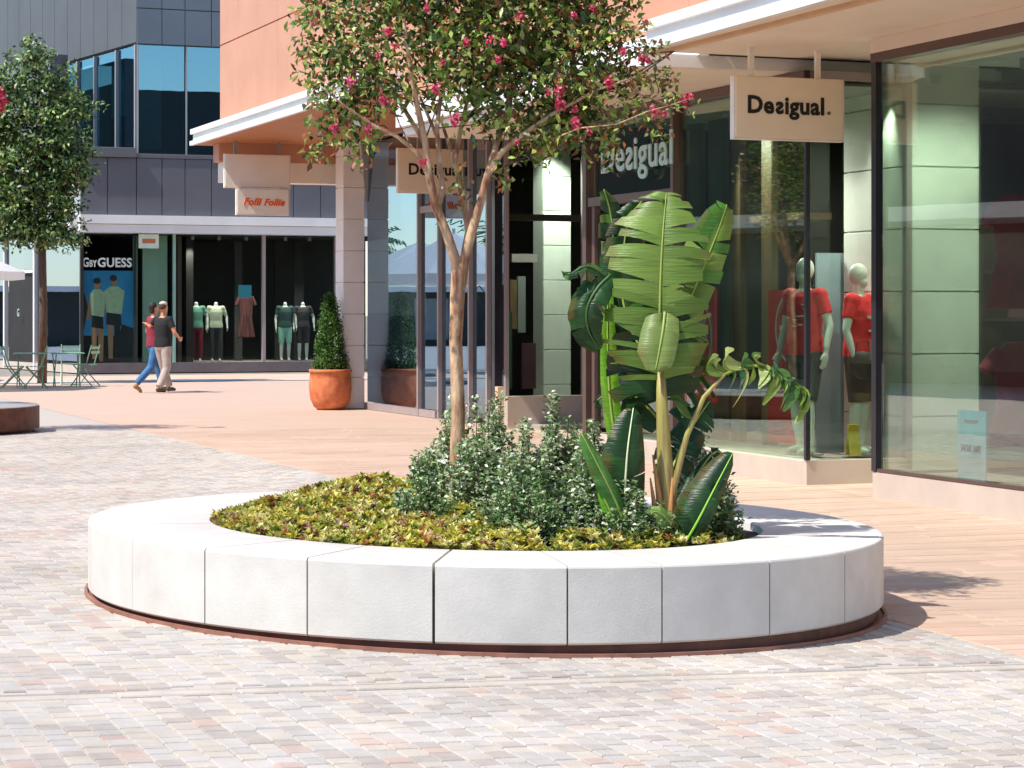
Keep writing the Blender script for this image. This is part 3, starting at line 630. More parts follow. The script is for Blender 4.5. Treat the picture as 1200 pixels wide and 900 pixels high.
for i in range(len(angs)):
    t0 = angs[i]; t1 = angs[i+1] if i+1 < len(angs) else angs[0]+2*math.pi
    g0 = .007 if i == 3 else .0045; g1 = .007 if i == 2 else .0045
    if i == 0: g0 = .001
    if i == len(angs)-1: g1 = .001
    o = arc_block(t0, t1, g0, g1).build('concrete_block', M_white, planter, smooth=True)
    for p in o.data.polygons: p.use_smooth = len(p.vertices) == 4
    try: o.data.set_sharp_from_angle(angle=R(24))
    except Exception: pass
def gring(b, r0, r1, zf0, zf1, n=120):
    k = len(b.v)
    for i in range(n):
        th = 2*math.pi*i/n
        for r, zf in ((r0, zf0), (r0, zf1), (r1, zf1), (r1, zf0)):
            x, y = r*math.sin(th), -r*math.cos(th); b.v.append((x, y, zf(x, y)))
    for i in range(n):
        j = (i+1) % n
        for q in range(4): b.f.append((k+i*4+q, k+i*4+(q+1) % 4, k+j*4+(q+1) % 4, k+j*4+q))
    b.mi = [0]*len(b.f)
gg = lambda o: (lambda x, y: g(x+CX, y+CY)+o)
b = MB(); gring(b, RO-.16, RO-.035, gg(-.03), lambda x, y: ZB+TILT*x-.002); b.build('steel_plinth', M_corten, planter, smooth=False)
b = MB(); gring(b, RO+.004, RO+.020, gg(-.02), gg(.018)); gring(b, RO-.03, RO+.003, gg(-.02), gg(.004)); b.build('steel_rim', mat('rust_pink_steel', (.30, .13, .09), .5, .2, 8), planter)
b = MB(); b.lathe([(RI+.02, -.02), (RI+.02, .375), (1.2, .385), (.6, .40), (.001, .41)], 64); 
for i, v in enumerate(b.v): b.v[i] = (v[0], v[1], v[2]+TILT*v[0]+(.02*noise.noise(Vector(v)*4)))
b.build('soil_bed', M_soil, planter, smooth=True)

# ------------------------------------------------------------------ vegetation
def shrub(label, px, py_top, Y, spread, n_st, lsize, cols, wts, dens=122, z0=.36, h=None, group=None, stemcol=M_bark2, lean=0.):
    base = P(px, HZ, Y); hh = (H+(HZ-py_top)/F*Y-z0) if h is None else h
    root = thing('shrub', label, 'shrub', (base.x, base.y, z0), 0, group); sm = MB(); cs = []; axs = []
    for i in range(n_st):
        a = random.uniform(0, 6.283); r = spread*math.sqrt(random.random()); hgt = hh*random.uniform(.5, .95)*(1-.5*(r/spread)**1.5) if i > 2 else hh*random.uniform(.93, 1.0)
        if i <= 2: r *= .3
        p0 = Vector((r*.25*math.cos(a), r*.25*math.sin(a), 0)); p3 = Vector((r*math.cos(a)+lean*hgt, r*math.sin(a), hgt)); pm = (p0+p3)/2+Vector((r*.25*math.cos(a), r*.25*math.sin(a), hgt*.1))
        pts = []
        for k in range(7):
            u = k/6; pts.append(p0*(1-u)**2+pm*2*u*(1-u)+p3*u*u+Vector((random.uniform(-1, 1), random.uniform(-1, 1), 0))*.012)
        sm.tube(pts, [.006*(1-.6*k/6) for k in range(7)], 4, False)
        nl = int(dens*(hgt/.6))
        for k in range(nl):
            u = .12+.88*(k+random.random())/nl; q = min(int(u*6), 5); f = u*6-q; p = pts[q].lerp(pts[q+1], f)
            side = random.random() < .6; off = Vector((random.gauss(0, 1), random.gauss(0, 1), random.gauss(0, .6)))*(.05*(1-u*.7) if side else .012)
            cs.append(p+off); tdir = (pts[q+1]-pts[q]).normalized(); av = random.uniform(0, 6.283); axs.append(tdir*.5+Vector((math.cos(av), math.sin(av), random.uniform(-.2, .5))))
    sm.build('stem', stemcol, root, kind='stuff')
    cs = np.array(cs); axs = np.array(axs); n = len(cs); up = rdir(n)*.7+np.array([0, -.2, 1.])
    quadcloud('leaves', leafquads(cs, axs, up, lsize*rng.uniform(.65, 1.3, n), lsize*.6*rng.uniform(.7, 1.2, n)), pal(n, cols, wts, .2), M_leaf, root, kind='stuff')
    return root
GV = [hx('6b9050'), hx('94b47a'), hx('c2d4a4'), hx('f4f2dc'), hx('486a3e')]; GW = [3.4, 4, 3.4, 3.4, 2]
shr = [
 ('small dark leaved shrub at the left of the tree trunk, beside the yellow ground cover', 492, 536, 12.35, .17, 34, .030, GV, [5, 4, 2, .8, 4]),
 ('variegated shrub with thin arching tips right around the tree trunk', 528, 462, 12.95, .22, 60, .030, GV, GW),
 ('tall variegated shrub just right of the tree trunk with a pointed top', 572, 458, 12.6, .22, 64, .031, GV, GW),
 ('tall variegated shrub in the middle of the bed, below the slab clad window column', 652, 462, 12.9, .24, 64, .031, GV, [3, 4, 3, 2.4, 2]),
 ('variegated shrub left of the narrow upright banana leaf', 700, 490, 12.4, .2, 56, .031, GV, [3, 4, 3, 2.2, 3]),
 ('slender pointed variegated shrub between the two tallest shrubs of the bed', 612, 490, 12.3, .17, 46, .030, GV, GW),
 ('low dark shrub at the foot of the middle shrubs near the front rim', 620, 548, 11.9, .30, 60, .028, GV, [5, 4, 1.5, .7, 4]),
 ('low variegated shrub in front of the banana stems', 738, 560, 11.85, .2, 46, .028, GV, [4, 4, 2.5, 1.6, 3]),
 ('pale speckled shrub behind the banana stems, near the right of the bed', 818, 492, 12.5, .2, 64, .028, GV, [2, 3, 3, 3.4, 2]),
 ('small dark shrub at the right end of the planted bed', 842, 570, 12.1, .14, 30, .028, GV, [5, 3, 1, .4, 4]),
]
for s_ in shr: shrub(s_[0], s_[1], s_[2], s_[3], s_[4]*1.15, int(s_[5]*1.3), s_[6]*1.08, s_[7], s_[8])
# low spiky ground cover: rosettes
cs = []; axs = []; col_ = []
YC = [hx('dcd25c'), hx('efe69a'), hx('b8c054'), hx('82923e'), hx('c08a4c'), hx('d0938a'), hx('86503e')]
def mound(x, y):
    d_ = math.hypot(x, y); e_ = smooth((RI-.0-d_)/.35)
    m_ = .04+.12*math.exp(-((x+.35)**2/.4+(y-.45)**2/.5))+.05*math.exp(-((x+.8)**2/.2+(y-.3)**2/.4)); return .385+m_*e_+.035*noise.noise(Vector((x*5, y*5, 0)))
nros = 0
while nros < 3600:
    a = random.uniform(0, 6.283); r = (RI-.015)*math.sqrt(random.random()); x, y = r*math.cos(a), r*math.sin(a)
    if x > .25 and r < RI-.42: continue
    if x > .85 and (y > -.6): continue
    if x > .2 and random.random() < .35: continue
    z = mound(x, y)+TILT*x; nros += 1; nl = random.randint(8, 13); c_ = YC[np.random.choice(7, p=[.34, .26, .18, .1, .06, .03, .03])] if x < .3 or random.random() < .7 else YC[3]
    hgt = random.uniform(.0, .04)
    for k in range(nl):
        q = 6.283*k/nl+random.random(); el = random.uniform(.2, 1.3); cs.append((CX+x, CY+y, z+hgt+random.uniform(0, .01))); axs.append((math.cos(q)*math.cos(el), math.sin(q)*math.cos(el), math.sin(el))); col_.append(np.array(c_)*random.uniform(.6, 1.25))
cs = np.array(cs); axs = np.array(axs); n = len(cs)
gc = quadcloud('ground_cover', leafquads(cs, axs, np.tile([0.1, -.1, 1.], (n, 1))+rdir(n)*.2, .040*rng.uniform(.7, 1.25, n), .021*rng.uniform(.8, 1.2, n)), np.clip(np.array(col_), 0, 1), M_leaf, None, kind='stuff', label='yellow green spiky ground cover filling the left of the round planter', cat='ground cover')

def flower(name, c, r, parent, m=M_petal, n=34):
    d_ = rdir(n); cs = np.array(c)+d_*r*rng.uniform(.2, .9, (n, 1))*np.array([1, 1, 1.2]); ax = rdir(n); q = leafquads(cs, ax, rdir(n), r*rng.uniform(.45, .8, n), r*rng.uniform(.5, .8, n), .5)
    return quadcloud(name, q, pal(n, [hx('dc4468'), hx('e8708c'), hx('b8304a'), hx('f0a4b0')], [4, 3, 2, 1], .15), m, parent)

def clusters(ells, n, keep=None):
    pts = []; vol = [a[3]*a[4]*a[5] for a in ells]; tot = sum(vol)
    while len(pts) < n:
        e_ = random.choices(ells, vol)[0]; v = rdir(1)[0]; rr = random.random()**(1/2.2)
        p = (e_[0]+v[0]*rr*e_[3], e_[1]+v[1]*rr*e_[4], e_[2]+v[2]*rr*e_[5])
        if keep is None or keep(p): pts.append(p)
    return np.array(pts)
def foliage(name, pts, per, rad, L, cols, wts, parent, m=M_leaf, wf=.5, **kw):
    n = len(pts)*per; c = np.repeat(pts, per, 0)+rng.normal(size=(n, 3))*rad*np.array([1, 1, .8]); tint = np.repeat(rng.uniform(.72, 1.25, (len(pts), 1)), per, 0)
    ax = rdir(n)+np.array([0, 0, -.15]); up = rdir(n)*.9+np.array([-.25, -.2, .8])
    return quadcloud(name, leafquads(c, ax, up, L*rng.uniform(.65, 1.25, n), L*wf*rng.uniform(.8, 1.2, n)), np.clip(pal(n, cols, wts, .2)*tint, 0, 1), m, parent, kind='stuff', **kw)
# main tree (crape myrtle)
TYm = 12.75
def TP(px, py, dy=0.): v = P(px, py, TYm+dy); return v
tb = TP(535, HZ); tree = thing('flowering_tree', 'slender pink flowering tree with peeling bark growing from the round planter', 'tree', (tb.x, tb.y, .33))
def tl(px, py, dy=0): v = TP(px, py, dy); return (v.x-tb.x, v.y-tb.y, v.z-.33)
tr = MB(); tr.tube([tl(534, 640), tl(535, 560, .01), tl(537, 480), tl(534, 400, .02), tl(536, 345), tl(538, 318), tl(539, 300)], [.054, .045, .039, .037, .042, .045, .03], 14)
tr.build('trunk', M_bark, tree, smooth=True)
limbs = [
 ([(537, 336, 0), (534, 306, -.01), (523, 272, -.03), (510, 240, -.06), (503, 205, -.08), (498, 165, -.1), (488, 120, -.15), (478, 60, -.2), (470, 0, -.2), (462, -60, -.2)], .042, .008),
 ([(512, 245, -.05), (519, 222, -.0), (515, 190, .05), (512, 150, .1), (518, 100, .15), (526, 40, .2), (535, -40, .2)], .026, .007),
 ([(541, 330, 0.01), (543, 304, .02), (549, 270, .08), (541, 225, .14), (533, 190, .2), (540, 150, .25), (552, 100, .3), (560, 40, .35), (575, -50, .4)], .030, .008),
 ([(540, 336, 0), (544, 304, -.01), (554, 268, -.05), (563, 238, -.08), (571, 205, -.1), (588, 178, -.12), (612, 158, -.15), (650, 132, -.2), (700, 105, -.25), (745, 90, -.3)], .041, .006),
 ([(571, 205, -.1), (585, 160, .05), (600, 110, .1), (622, 60, .15), (640, 0, .2)], .024, .006),
 ([(503, 205, -.08), (488, 178, -.15), (465, 160, -.25), (440, 148, -.3), (405, 125, -.4), (375, 100, -.45)], .018, .004),
 ([(498, 168, -.1), (475, 130, .05), (445, 85, .1), (415, 40, .15), (395, -10, .2)], .018, .005),
 ([(512, 160, .1), (495, 120, .3), (475, 70, .4), (455, 10, .5)], .014, .004),
 ([(588, 178, -.12), (620, 150, .1), (660, 100, .3), (690, 50, .4), (710, 0, .5)], .018, .005),
 ([(540, 150, .25), (570, 110, .5), (600, 60, .7), (630, 10, .8)], .014, .004),
 ([(533, 190, .2), (520, 150, .4), (500, 100, .6), (480, 50, .8)], .014, .004),
 ([(505, 215, -.08), (490, 185, .1), (470, 150, .2), (455, 110, .3)], .010, .003),
 ([(612, 158, -.15), (645, 164, -.3), (680, 150, -.4), (722, 146, -.45), (760, 130, -.5), (784, 124, -.5), (806, 116, -.5)], .007, .002),
 ([(660, 100, .3), (710, 80, .3), (755, 62, .2), (790, 60, .2)], .010, .003),
]
for pts, r0, r1 in limbs:
    b = MB(); n = len(pts); b.tube([tl(*p) for p in pts], [(r0+(r1-r0)*i/(n-1))*.8 for i in range(n)], 8); b.build('limb', M_bark, tree, smooth=True)
tw = MB()
def el(px, py, rx, rz, dy=0, ry=None): c = tl(px, py, dy); k = TYm/F; return (c[0], c[1], c[2], rx*k, (ry or rx)*k, rz*k)
crown = [el(440, 30, 85, 80), el(420, 100, 62, 50), el(405, 140, 38, 34), el(560, 20, 120, 100), el(560, 95, 110, 55, 0, 100), el(650, 70, 88, 75), el(620, 140, 70, 34),
         el(700, 112, 66, 46), el(742, 105, 34, 34), el(690, 20, 58, 60), el(520, -110, 150, 90), el(650, -80, 90, 90), el(560, 195, 30, 28), el(490, 110, 40, 30)]
crown += [el(650, 165, 62, 20), el(405, 165, 38, 22), el(690, 150, 50, 20), el(372, 50, 18, 50)]
cp = clusters(crown, 640)
for i in range(0, 200):
    p = cp[i]; q = Vector(tl(*random.choice(random.choice(limbs)[0][3:]))); d_ = Vector(p)-q
    if d_.length < .75: tw.tube([q, q+d_*.5+Vector((0, 0, -.03)), p], [.005, .003, .0015], 4, False)
tw.build('twigs', M_bark2, tree, kind='stuff')
TC = [hx('557536'), hx('7d9d46'), hx('b4c764'), hx('304a24'), hx('8f5a38'), hx('b4764a'), hx('e2e39c')]
foliage('foliage', cp, 27, .062, .056, TC, [4, 5, 4, 3.2, 2.0, 1.8, 1.6], tree)
# sprays of single twigs round the rim so the outline is uneven
sp = []
for (px, py, dx, dy_) in ((366, 90, -1, -.1), (368, 60, -1, .1), (372, 165, -.6, 1), (762, 60, 1, -.3), (772, 95, 1, 0), (794, 120, 1, .1), (770, 150, .7, .7), (740, 30, 1, -.6), (745, 60, 1, -.1), (640, 175, 0, 1), (420, 178, 0, 1), (775, 92, 1, -.1), (385, 110, -1, .2), (365, 20, -1, 0), (715, 178, .3, .8), (540, 215, .2, 1), (590, 205, .5, .6), (700, 150, 1, -.1), (740, 140, 1, -.3), (775, 128, 1, -.2), (660, 160, 1, -.2), (735, 10, 1, -.4)):
    for k in range(6): sp.append(tl(px+dx*k*5-12*dx, py+dy_*k*5-10*dy_+random.uniform(-6, 6), random.uniform(-.4, .4)))
foliage('outer_leaves', np.array(sp), 8, .035, .045, TC, [3, 4, 3, 2, 3, 3, 1], tree)
for (x, y) in ((455, 37), (463, 54), (694, 10), (672, 18), (547, 50), (574, 48), (583, 70), (410, 97), (511, 103), (519, 74), (655, 107), (658, 122), (674, 143), (673, 128), (714, 97), (730, 60), (757, 26), (758, 70), (766, 131), (391, 150), (431, 152), (606, 167), (497, 190), (535, 140), (802, 120), (806, 114), (778, 134), (450, 118), (367, 26), (642, 108), (690, 195-40), (500, 10), (610, 20), (752, 68), (443, 65), (590, 50)):
    flower('flower_cluster', tl(x, y, random.uniform(-.9, -.45) if 400 < x < 740 else -.35), random.uniform(.018, .034), tree)

# banana plant
def blade(name, mid, wL, wR, cols, parent, strips=18, gap=.12, droop=.3, up=None, curl=0., tear=1., tipcol=hx('8a6a3a'), sub=4, ribm=None, seed=0, pf='leaf'):
    """mid: list of 3D points base->tip; each side is a row of strips fastened to the midrib"""
    rnd = random.Random(seed); mid = [Vector(p) for p in mid]; segs = len(mid)-1
    def at(u):
        q = min(int(u*segs), segs-1); f = u*segs-q
        p0 = mid[max(q-1, 0)]; p1 = mid[q]; p2 = mid[q+1]; p3 = mid[min(q+2, segs)]
        return .5*((2*p1)+(p2-p0)*f+(2*p0-5*p1+4*p2-p3)*f*f+(3*p1-p0-3*p2+p3)*f**3)
    up = Vector(up or (0, -1, .2)).normalized(); V = []; Cc = []
    prof = (lambda u: (1.0 if u < .62 else max(.05, 1-((u-.62)/.38)**2.2)**.5)*(.86+.14*min(1, u*4))) if pf == 'flap' else (lambda u: min(1., (.62+u*2.2))*max(0., math.cos(max(0., (u-.42)/.60)*1.53))**.62) if pf == 'wide' else lambda u: (max(0., math.sin(math.pi*min(1, (u*.93+.07))**.8)))**.55
    for side, wd in ((-1, wL), (1, wR)):
        u = 0.
        while u < .995:
            du = (1/strips)*rnd.uniform(.4, 1.9); u1 = min(u+du, 1); g_ = gap*rnd.random()*tear; ang = rnd.gauss(0, .15)*tear; dr = droop*rnd.uniform(.3, 1.8); cc = np.array(rnd.choice(cols))*rnd.uniform(.85, 1.15)
            wob = rnd.uniform(.8, 1.05) if tear > .5 else 1
            for a_ in range(1 if tear > .3 else 1):
                prev = None
                for k in range(sub+1):
                    v = k/sub; pr = []
                    for j, uu in enumerate((u, u1)):
                        t_ = (at(min(uu+.01, 1))-at(max(uu-.01, 0))).normalized(); sd = t_.cross(up).normalized()*side; nn = sd.cross(t_)*side
                        sq = (g_*v*v)*(.5 if j == 0 else -.5)*(u1-u); base = at(uu+sq); W = wd*prof(uu)*wob
                        d_ = (sd*math.cos(ang)+t_*(.28+math.sin(ang)))
                        pr.append(base+d_*W*v+nn*W*(-curl*v*v+.10*math.sin(v*3.1))+Vector((0, 0, -1))*W*dr*v*v)
                    if prev:
                        V.append([prev[0], prev[1], pr[1], pr[0]]); f_ = 1.0-.0*v; c2 = cc.copy()
                        if k == sub and rnd.random() < .4: c2 = c2*.6+np.array(tipcol)*.4
                        Cc.append(c2)
                    prev = pr
            u = u1
    V = np.array([[list(q) for q in f] for f in V]); o = quadcloud(name, V, np.array(Cc), M_blade, parent)
    bm = bmesh.new(); bm.from_mesh(o.data); bmesh.ops.remove_doubles(bm, verts=bm.verts, dist=.0006)
    for f_ in bm.faces: f_.smooth = True
    bm.to_mesh(o.data); bm.free()
    n = 14; b = MB(); b.tube([at(i/n)+up*.004 for i in range(n+1)], [.008*(1-.8*i/n)+.001 for i in range(n+1)], 6); b.build('midrib', ribm or M_rib, o, smooth=True)
    return o
M_rib = mat('pale_midrib', hx('93a34c'), .45, .1, 8)
M_stem = mat('banana_stem', hx('a6a24e'), .5, .25, 6, .2, 30, col2=hx('8b6a4a'), stretch=(8, 8, .7))
M_husk = mat('dry_husk', hx('b07a48'), .8, .3, 8, .3, 40, stretch=(6, 6, .6))
YB = 12.0; bb = P(783, HZ, YB); ban = thing('banana_plant', 'banana plant with large torn leaves at the right of the round planter', 'plant', (bb.x, bb.y, .34))
def bl(px, py, dy=0.): v = P(px, py, YB+dy); return (v.x-bb.x, v.y-bb.y, v.z-.34)
k = YB/F
b = MB(); b.tube([bl(786, 640), bl(782, 590), bl(779, 540), bl(776, 480), bl(774, 430)], [.060, .050, .042, .032, .022], 12); b.build('stem', M_stem, ban, smooth=True)
b = MB(); b.tube([bl(774, 440), bl(780, 400), bl(790, 370, .03), bl(798, 340, .08)], [.016, .013, .010, .008], 8); b.build('stem', M_stem, ban, smooth=True)
b = MB(); b.tube([bl(786, 620, -.02), bl(790, 570, -.02), bl(805, 510, -.03), bl(825, 465, -.04), bl(850, 438, -.05)], [.022, .018, .015, .012, .009], 8); b.build('stem', M_stem, ban, smooth=True)
for pp in ([(776, 632), (772, 580), (765, 533)], [(792, 636), (786, 600), (788, 560)], [(778, 640), (768, 600), (762, 560)]):
    b = MB(); b.tube([bl(*pp[0], -.06), bl(*pp[1], -.05), bl(*pp[2], -.06)], [.024, .016, .004], 6); b.build('dry_sheath', M_husk, ban, smooth=True)
olive = [hx('76943c'), hx('6b8a36'), hx('82a046'), hx('70903a')]; dkg = [hx('234a1f'), hx('1b3c1a'), hx('2c5725')]; mid_g = [hx('4c7f2c'), hx('5f9138'), hx('3f6e27')]
blade('leaf', [bl(774, 446, -.01), bl(773, 390, -.02), bl(774, 330, -.03), bl(777, 272, .0), bl(781, 226, .05)], 70*k, 62*k, olive, ban, strips=17, gap=.45, droop=.12, up=(-.1, -1, .1), curl=.10, tear=1., sub=6, seed=3, pf='wide')
blade('leaf', [bl(772, 470, .28), bl(745, 400, .3), bl(730, 330, .33), bl(735, 262, .33), bl(752, 236, .3)], 30*k, 34*k, dkg, ban, strips=12, gap=.5, droop=.3, up=(.3, -1, .2), curl=.3, tear=1, seed=21)
blade('leaf', [bl(778, 500, .3), bl(750, 470, .3), bl(722, 455, .3), bl(700, 470, .3)], 26*k, 34*k, dkg, ban, strips=10, gap=.3, droop=.7, up=(0, -.6, 1), curl=.2, tear=.6, seed=22)
blade('leaf', [bl(790, 600, .1), bl(815, 560, .14), bl(838, 530, .12), bl(852, 540, .1)], 18*k, 24*k, dkg, ban, strips=10, gap=.3, droop=.5, up=(0, -.8, .8), curl=.2, tear=.6, seed=23)
blade('leaf', [bl(775, 420, .1), bl(800, 370, .15), bl(822, 320, .18), bl(842, 270, .16), bl(852, 240, .1)], 42*k, 22*k, mid_g+olive, ban, strips=9, gap=.4, droop=.02, up=(-.35, -1, .2), curl=.5, tear=.8, sub=5, seed=5)
blade('leaf', [bl(779, 366, -.06), bl(777, 385, -.10), bl(773, 408, -.13), bl(768, 434, -.15)], 20*k, 25*k, [hx('849a4e'), hx('8ea456')], ban, strips=5, gap=0, droop=.0, up=(0, -1, .3), curl=.25, tear=.1, seed=6, pf='flap')
blade('leaf', [bl(776, 470, .06), bl(774, 430, .05), bl(776, 390, .06), bl(780, 350, .1)], 62*k, 56*k, dkg, ban, strips=14, gap=.05, droop=.3, up=(.1, -1, .3), curl=.35, tear=.3, seed=7)
blade('leaf', [bl(772, 455, .2), bl(735, 370, .3), bl(722, 300, .35), bl(716, 250, .35), bl(708, 222, .3)], 26*k, 24*k, dkg+mid_g[:1], ban, strips=12, gap=.4, droop=.2, up=(-.6, -1, .2), curl=.3, tear=.9, seed=8)
blade('leaf', [bl(716, 322, .04), bl(700, 338, .0), bl(688, 362, -.02), bl(690, 388, .0), bl(703, 410, .02)], 20*k, 26*k, dkg, ban, strips=9, gap=.1, droop=.1, up=(-.3, -1, .2), curl=.3, tear=.3, seed=9, ribm=mat('dark_midrib', hx('3a5a26'), .5))
b = MB(); b.tube([bl(770, 470, .1), bl(742, 400, .1), bl(722, 340, .06), bl(716, 322, .04)], [.014, .011, .008, .005], 6); b.build('stem', MATS['dark_midrib'], ban, smooth=True)
blade('leaf', [bl(716, 330, .06), bl(702, 318, .02), bl(686, 312, .0), bl(668, 322, -.02), bl(658, 318, -.02)], 9*k, 16*k, dkg+mid_g[:1], ban, strips=9, gap=.5, droop=.8, up=(-.2, -.7, .7), curl=.2, tear=1, seed=19, ribm=MATS['dark_midrib'])
blade('leaf', [bl(730, 560, .2), bl(716, 480, .22), bl(712, 400, .25), bl(713, 320, .3)], 10*k, 12*k, [hx('6fae1f'), hx('84bf2c')], ban, strips=12, gap=.0, droop=.0, up=(0, -1, 0), curl=.1, tear=.1, seed=10)
blade('leaf', [bl(734, 640, -.1), bl(732, 588, -.13), bl(735, 530, -.16), bl(742, 478, -.12)], 30*k, 26*k, dkg+[hx('2f6a2c')], ban, strips=14, gap=.03, droop=.02, up=(.2, -1, .1), curl=.35, tear=.15, seed=11, ribm=mat('white_midrib', hx('d9dfb0'), .5))
blade('leaf', [bl(742, 640, -.2), bl(722, 590, -.24), bl(700, 545, -.28), bl(681, 508, -.28)], 12*k, 15*k, [hx('5f9a44'), hx('74aa58'), hx('4f8a3a')], ban, strips=14, gap=.0, droop=.0, up=(.5, -1, .3), curl=.5, tear=.05, seed=12)
blade('leaf', [bl(728, 640, -.22), bl(715, 600, -.25), bl(702, 575, -.25)], 8*k, 9*k, [hx('74b52a')], ban, strips=8, gap=.0, droop=.0, up=(.3, -1, .2), curl=.3, tear=.05, seed=13)
blade('leaf', [bl(800, 642, -.12), bl(818, 610, -.14), bl(836, 575, -.12), bl(859, 531, -.05)], 34*k, 13*k, dkg, ban, strips=14, gap=.02, droop=.05, up=(-.1, -1, .3), curl=.3, tear=.1, seed=14, ribm=mat('bright_midrib', hx('8cc23c'), .5))
blade('leaf', [bl(786, 615, -.2), bl(778, 606, -.24), bl(768, 600, -.28), bl(762, 604, -.3)], 10*k, 12*k, [hx('8fb95a'), hx('9fc86a')], ban, strips=6, gap=0, droop=.1, up=(0, -1, .6), curl=.1, tear=.05, seed=15)
blade('leaf', [bl(784, 560, .15), bl(800, 520, .2), bl(818, 490, .22), bl(832, 470, .2)], 40*k, 22*k, dkg, ban, strips=12, gap=.45, droop=.4, up=(-.2, -1, .3), curl=.2, tear=.8, seed=16)
blade('leaf', [bl(772, 455, .25), bl(790, 420, .3), bl(812, 395, .3), bl(828, 400, .3)], 30*k, 48*k, dkg+mid_g, ban, strips=10, gap=.2, droop=.6, up=(0, -.6, 1), curl=.2, tear=.5, seed=17)
# the wilted curling leaf on the right, shreds hanging from its rib
wl = MB(); rib = [bl(850, 438, -.05), bl(875, 428, -.06), bl(900, 430, -.06), (bl(925, 445, -.05)), bl(942, 462, -.04)]
wl.tube(rib, [.009, .008, .006, .004, .002], 6); wo = wl.build('leaf', M_rib, ban, smooth=True)
V = []; Cc = []
for i in range(34):
    u = random.random()*.98; q = min(int(u*4), 3); p = Vector(rib[q]).lerp(Vector(rib[q+1]), u*4-q); upw = random.random() < .35; L = random.uniform(.08, .2)*(1 if not upw else .7); wd = random.uniform(.012, .042)
    a = random.uniform(-.5, .7) if not upw else random.uniform(-1.2, -.2); pts = []
    for k_ in range(7):
        v = k_/6; th = a+v*random.uniform(.7, 1.4) if not upw else a-v*2.6
        if not upw: pts.append(p+Vector((math.sin(.9-v*1.1)*L*v*(1 if random.random() < 2 else 0), -.03*v+random.gauss(0, .01)*0, -L*v*(.25+.8*v)))+Vector((a*L*.5*v, 0, 0)))
        else: pts.append(p+Vector((-L*.7*math.sin(v*2.6), -.03*v, L*.55*(1-math.cos(v*3.2))*.6)))
    cc = np.array(random.choice([hx('9db24f'), hx('7d9a3c'), hx('b5bf6a'), hx('56803a'), hx('2e5a2e')]))
    sd = Vector((random.gauss(0, .4), random.gauss(0, .5), 1 if upw else .4)).normalized()
    for k_ in range(6):
        w0 = wd*math.sin(math.pi*(.15+.8*k_/6)); w1 = wd*math.sin(math.pi*(.15+.8*(k_+1)/6)); V.append([pts[k_]-sd*w0, pts[k_]+sd*w0, pts[k_+1]+sd*w1, pts[k_+1]-sd*w1]); Cc.append(cc)
quadcloud('leaf_shreds', np.array([[list(q) for q in f] for f in V]), np.array(Cc), M_blade, ban, kind='stuff')

# potted conical shrub by the white column
pot_p = P(387, HZ, 37.0); pt = thing('terracotta_pot', 'rounded terracotta pot standing left of the white column', 'pot', (pot_p.x, pot_p.y, 0))
kk = 37.0/F
MB().lathe([(.001, 0), (15*kk, 0), (19*kk, 3*kk), (23.5*kk, 12*kk), (25*kk, 24*kk), (24.5*kk, 36*kk), (23.5*kk, 43*kk), (25*kk, 43.5*kk), (25*kk, 47*kk), (22*kk, 47*kk), (21.5*kk, 42*kk), (.001, 41*kk)], 40).build('pot_body', M_terra, pt, smooth=True)
cb = thing('conical_shrub', 'clipped conical evergreen shrub growing in the terracotta pot', 'shrub', (pot_p.x, pot_p.y, 42*kk))
MB().tube([(0, 0, 0), (0, 0, 1.0)], [.03, .01], 8).build('trunk', M_bark2, cb)
pts = []
for i in range(900):
    z = random.random()**1.25; r = (.275*(1-z)**.62)*random.uniform(.72, 1.03) if z > .04 else .2; a = random.uniform(0, 6.283); pts.append((r*math.cos(a), r*math.sin(a), .05+z*1.24))
foliage('foliage', np.array(pts), 9, .03, .045, [hx('3f6b2a'), hx('5f8f3a'), hx('86a84f'), hx('284a1f')], [4, 4, 2, 3], cb)

# far tree at the left edge
ft = P(44, HZ, 50.5); ftree = thing('dense_tree', 'tall dense green tree with drooping branches before the grey building at left', 'tree', (ft.x, ft.y, 0)); kf = 50.5/F
def fl(px, py, rx, rz): return ((px-55)*kf, 0, H+(HZ-py)*kf, rx*kf, rx*kf*.9, rz*kf)
MB().tube([(.1, 0, 0), (.13, 0, 1.6), (.1, 0, 3.2), (0, 0, 5), (0, 0, 6.5)], [.11, .09, .085, .06, .02], 10).build('trunk', M_bark2, ftree, smooth=True)
lm = MB()
for i in range(16):
    z = 2.9+i*.25; a = i*2.4; L = 1.0-.03*i; lm.tube([(0.05, 0, z), (L*.5*math.cos(a), L*.5*math.sin(a), z+.35), (L*math.cos(a), L*math.sin(a), z+.3)], [.035, .02, .008], 5)
lm.build('limbs', M_bark2, ftree)
fp = clusters([fl(52, 75, 22, 35), fl(30, 110, 30, 50), fl(70, 110, 34, 50), fl(25, 180, 40, 55), fl(75, 170, 44, 55), fl(40, 235, 52, 32), fl(80, 215, 34, 40), fl(50, 270, 40, 14), fl(18, 225, 30, 48), fl(98, 190, 26, 36), fl(12, 140, 24, 60), fl(105, 130, 22, 26), fl(90, 250, 26, 26), fl(30, 268, 40, 22), fl(75, 278, 34, 16)], 860)
foliage('foliage', fp, 20, .10, .13, [hx('5b7a42'), hx('86a65c'), hx('c4d48c'), hx('2f4a2a'), hx('a09058')], [4, 4, 2, 4, .8], ftree)

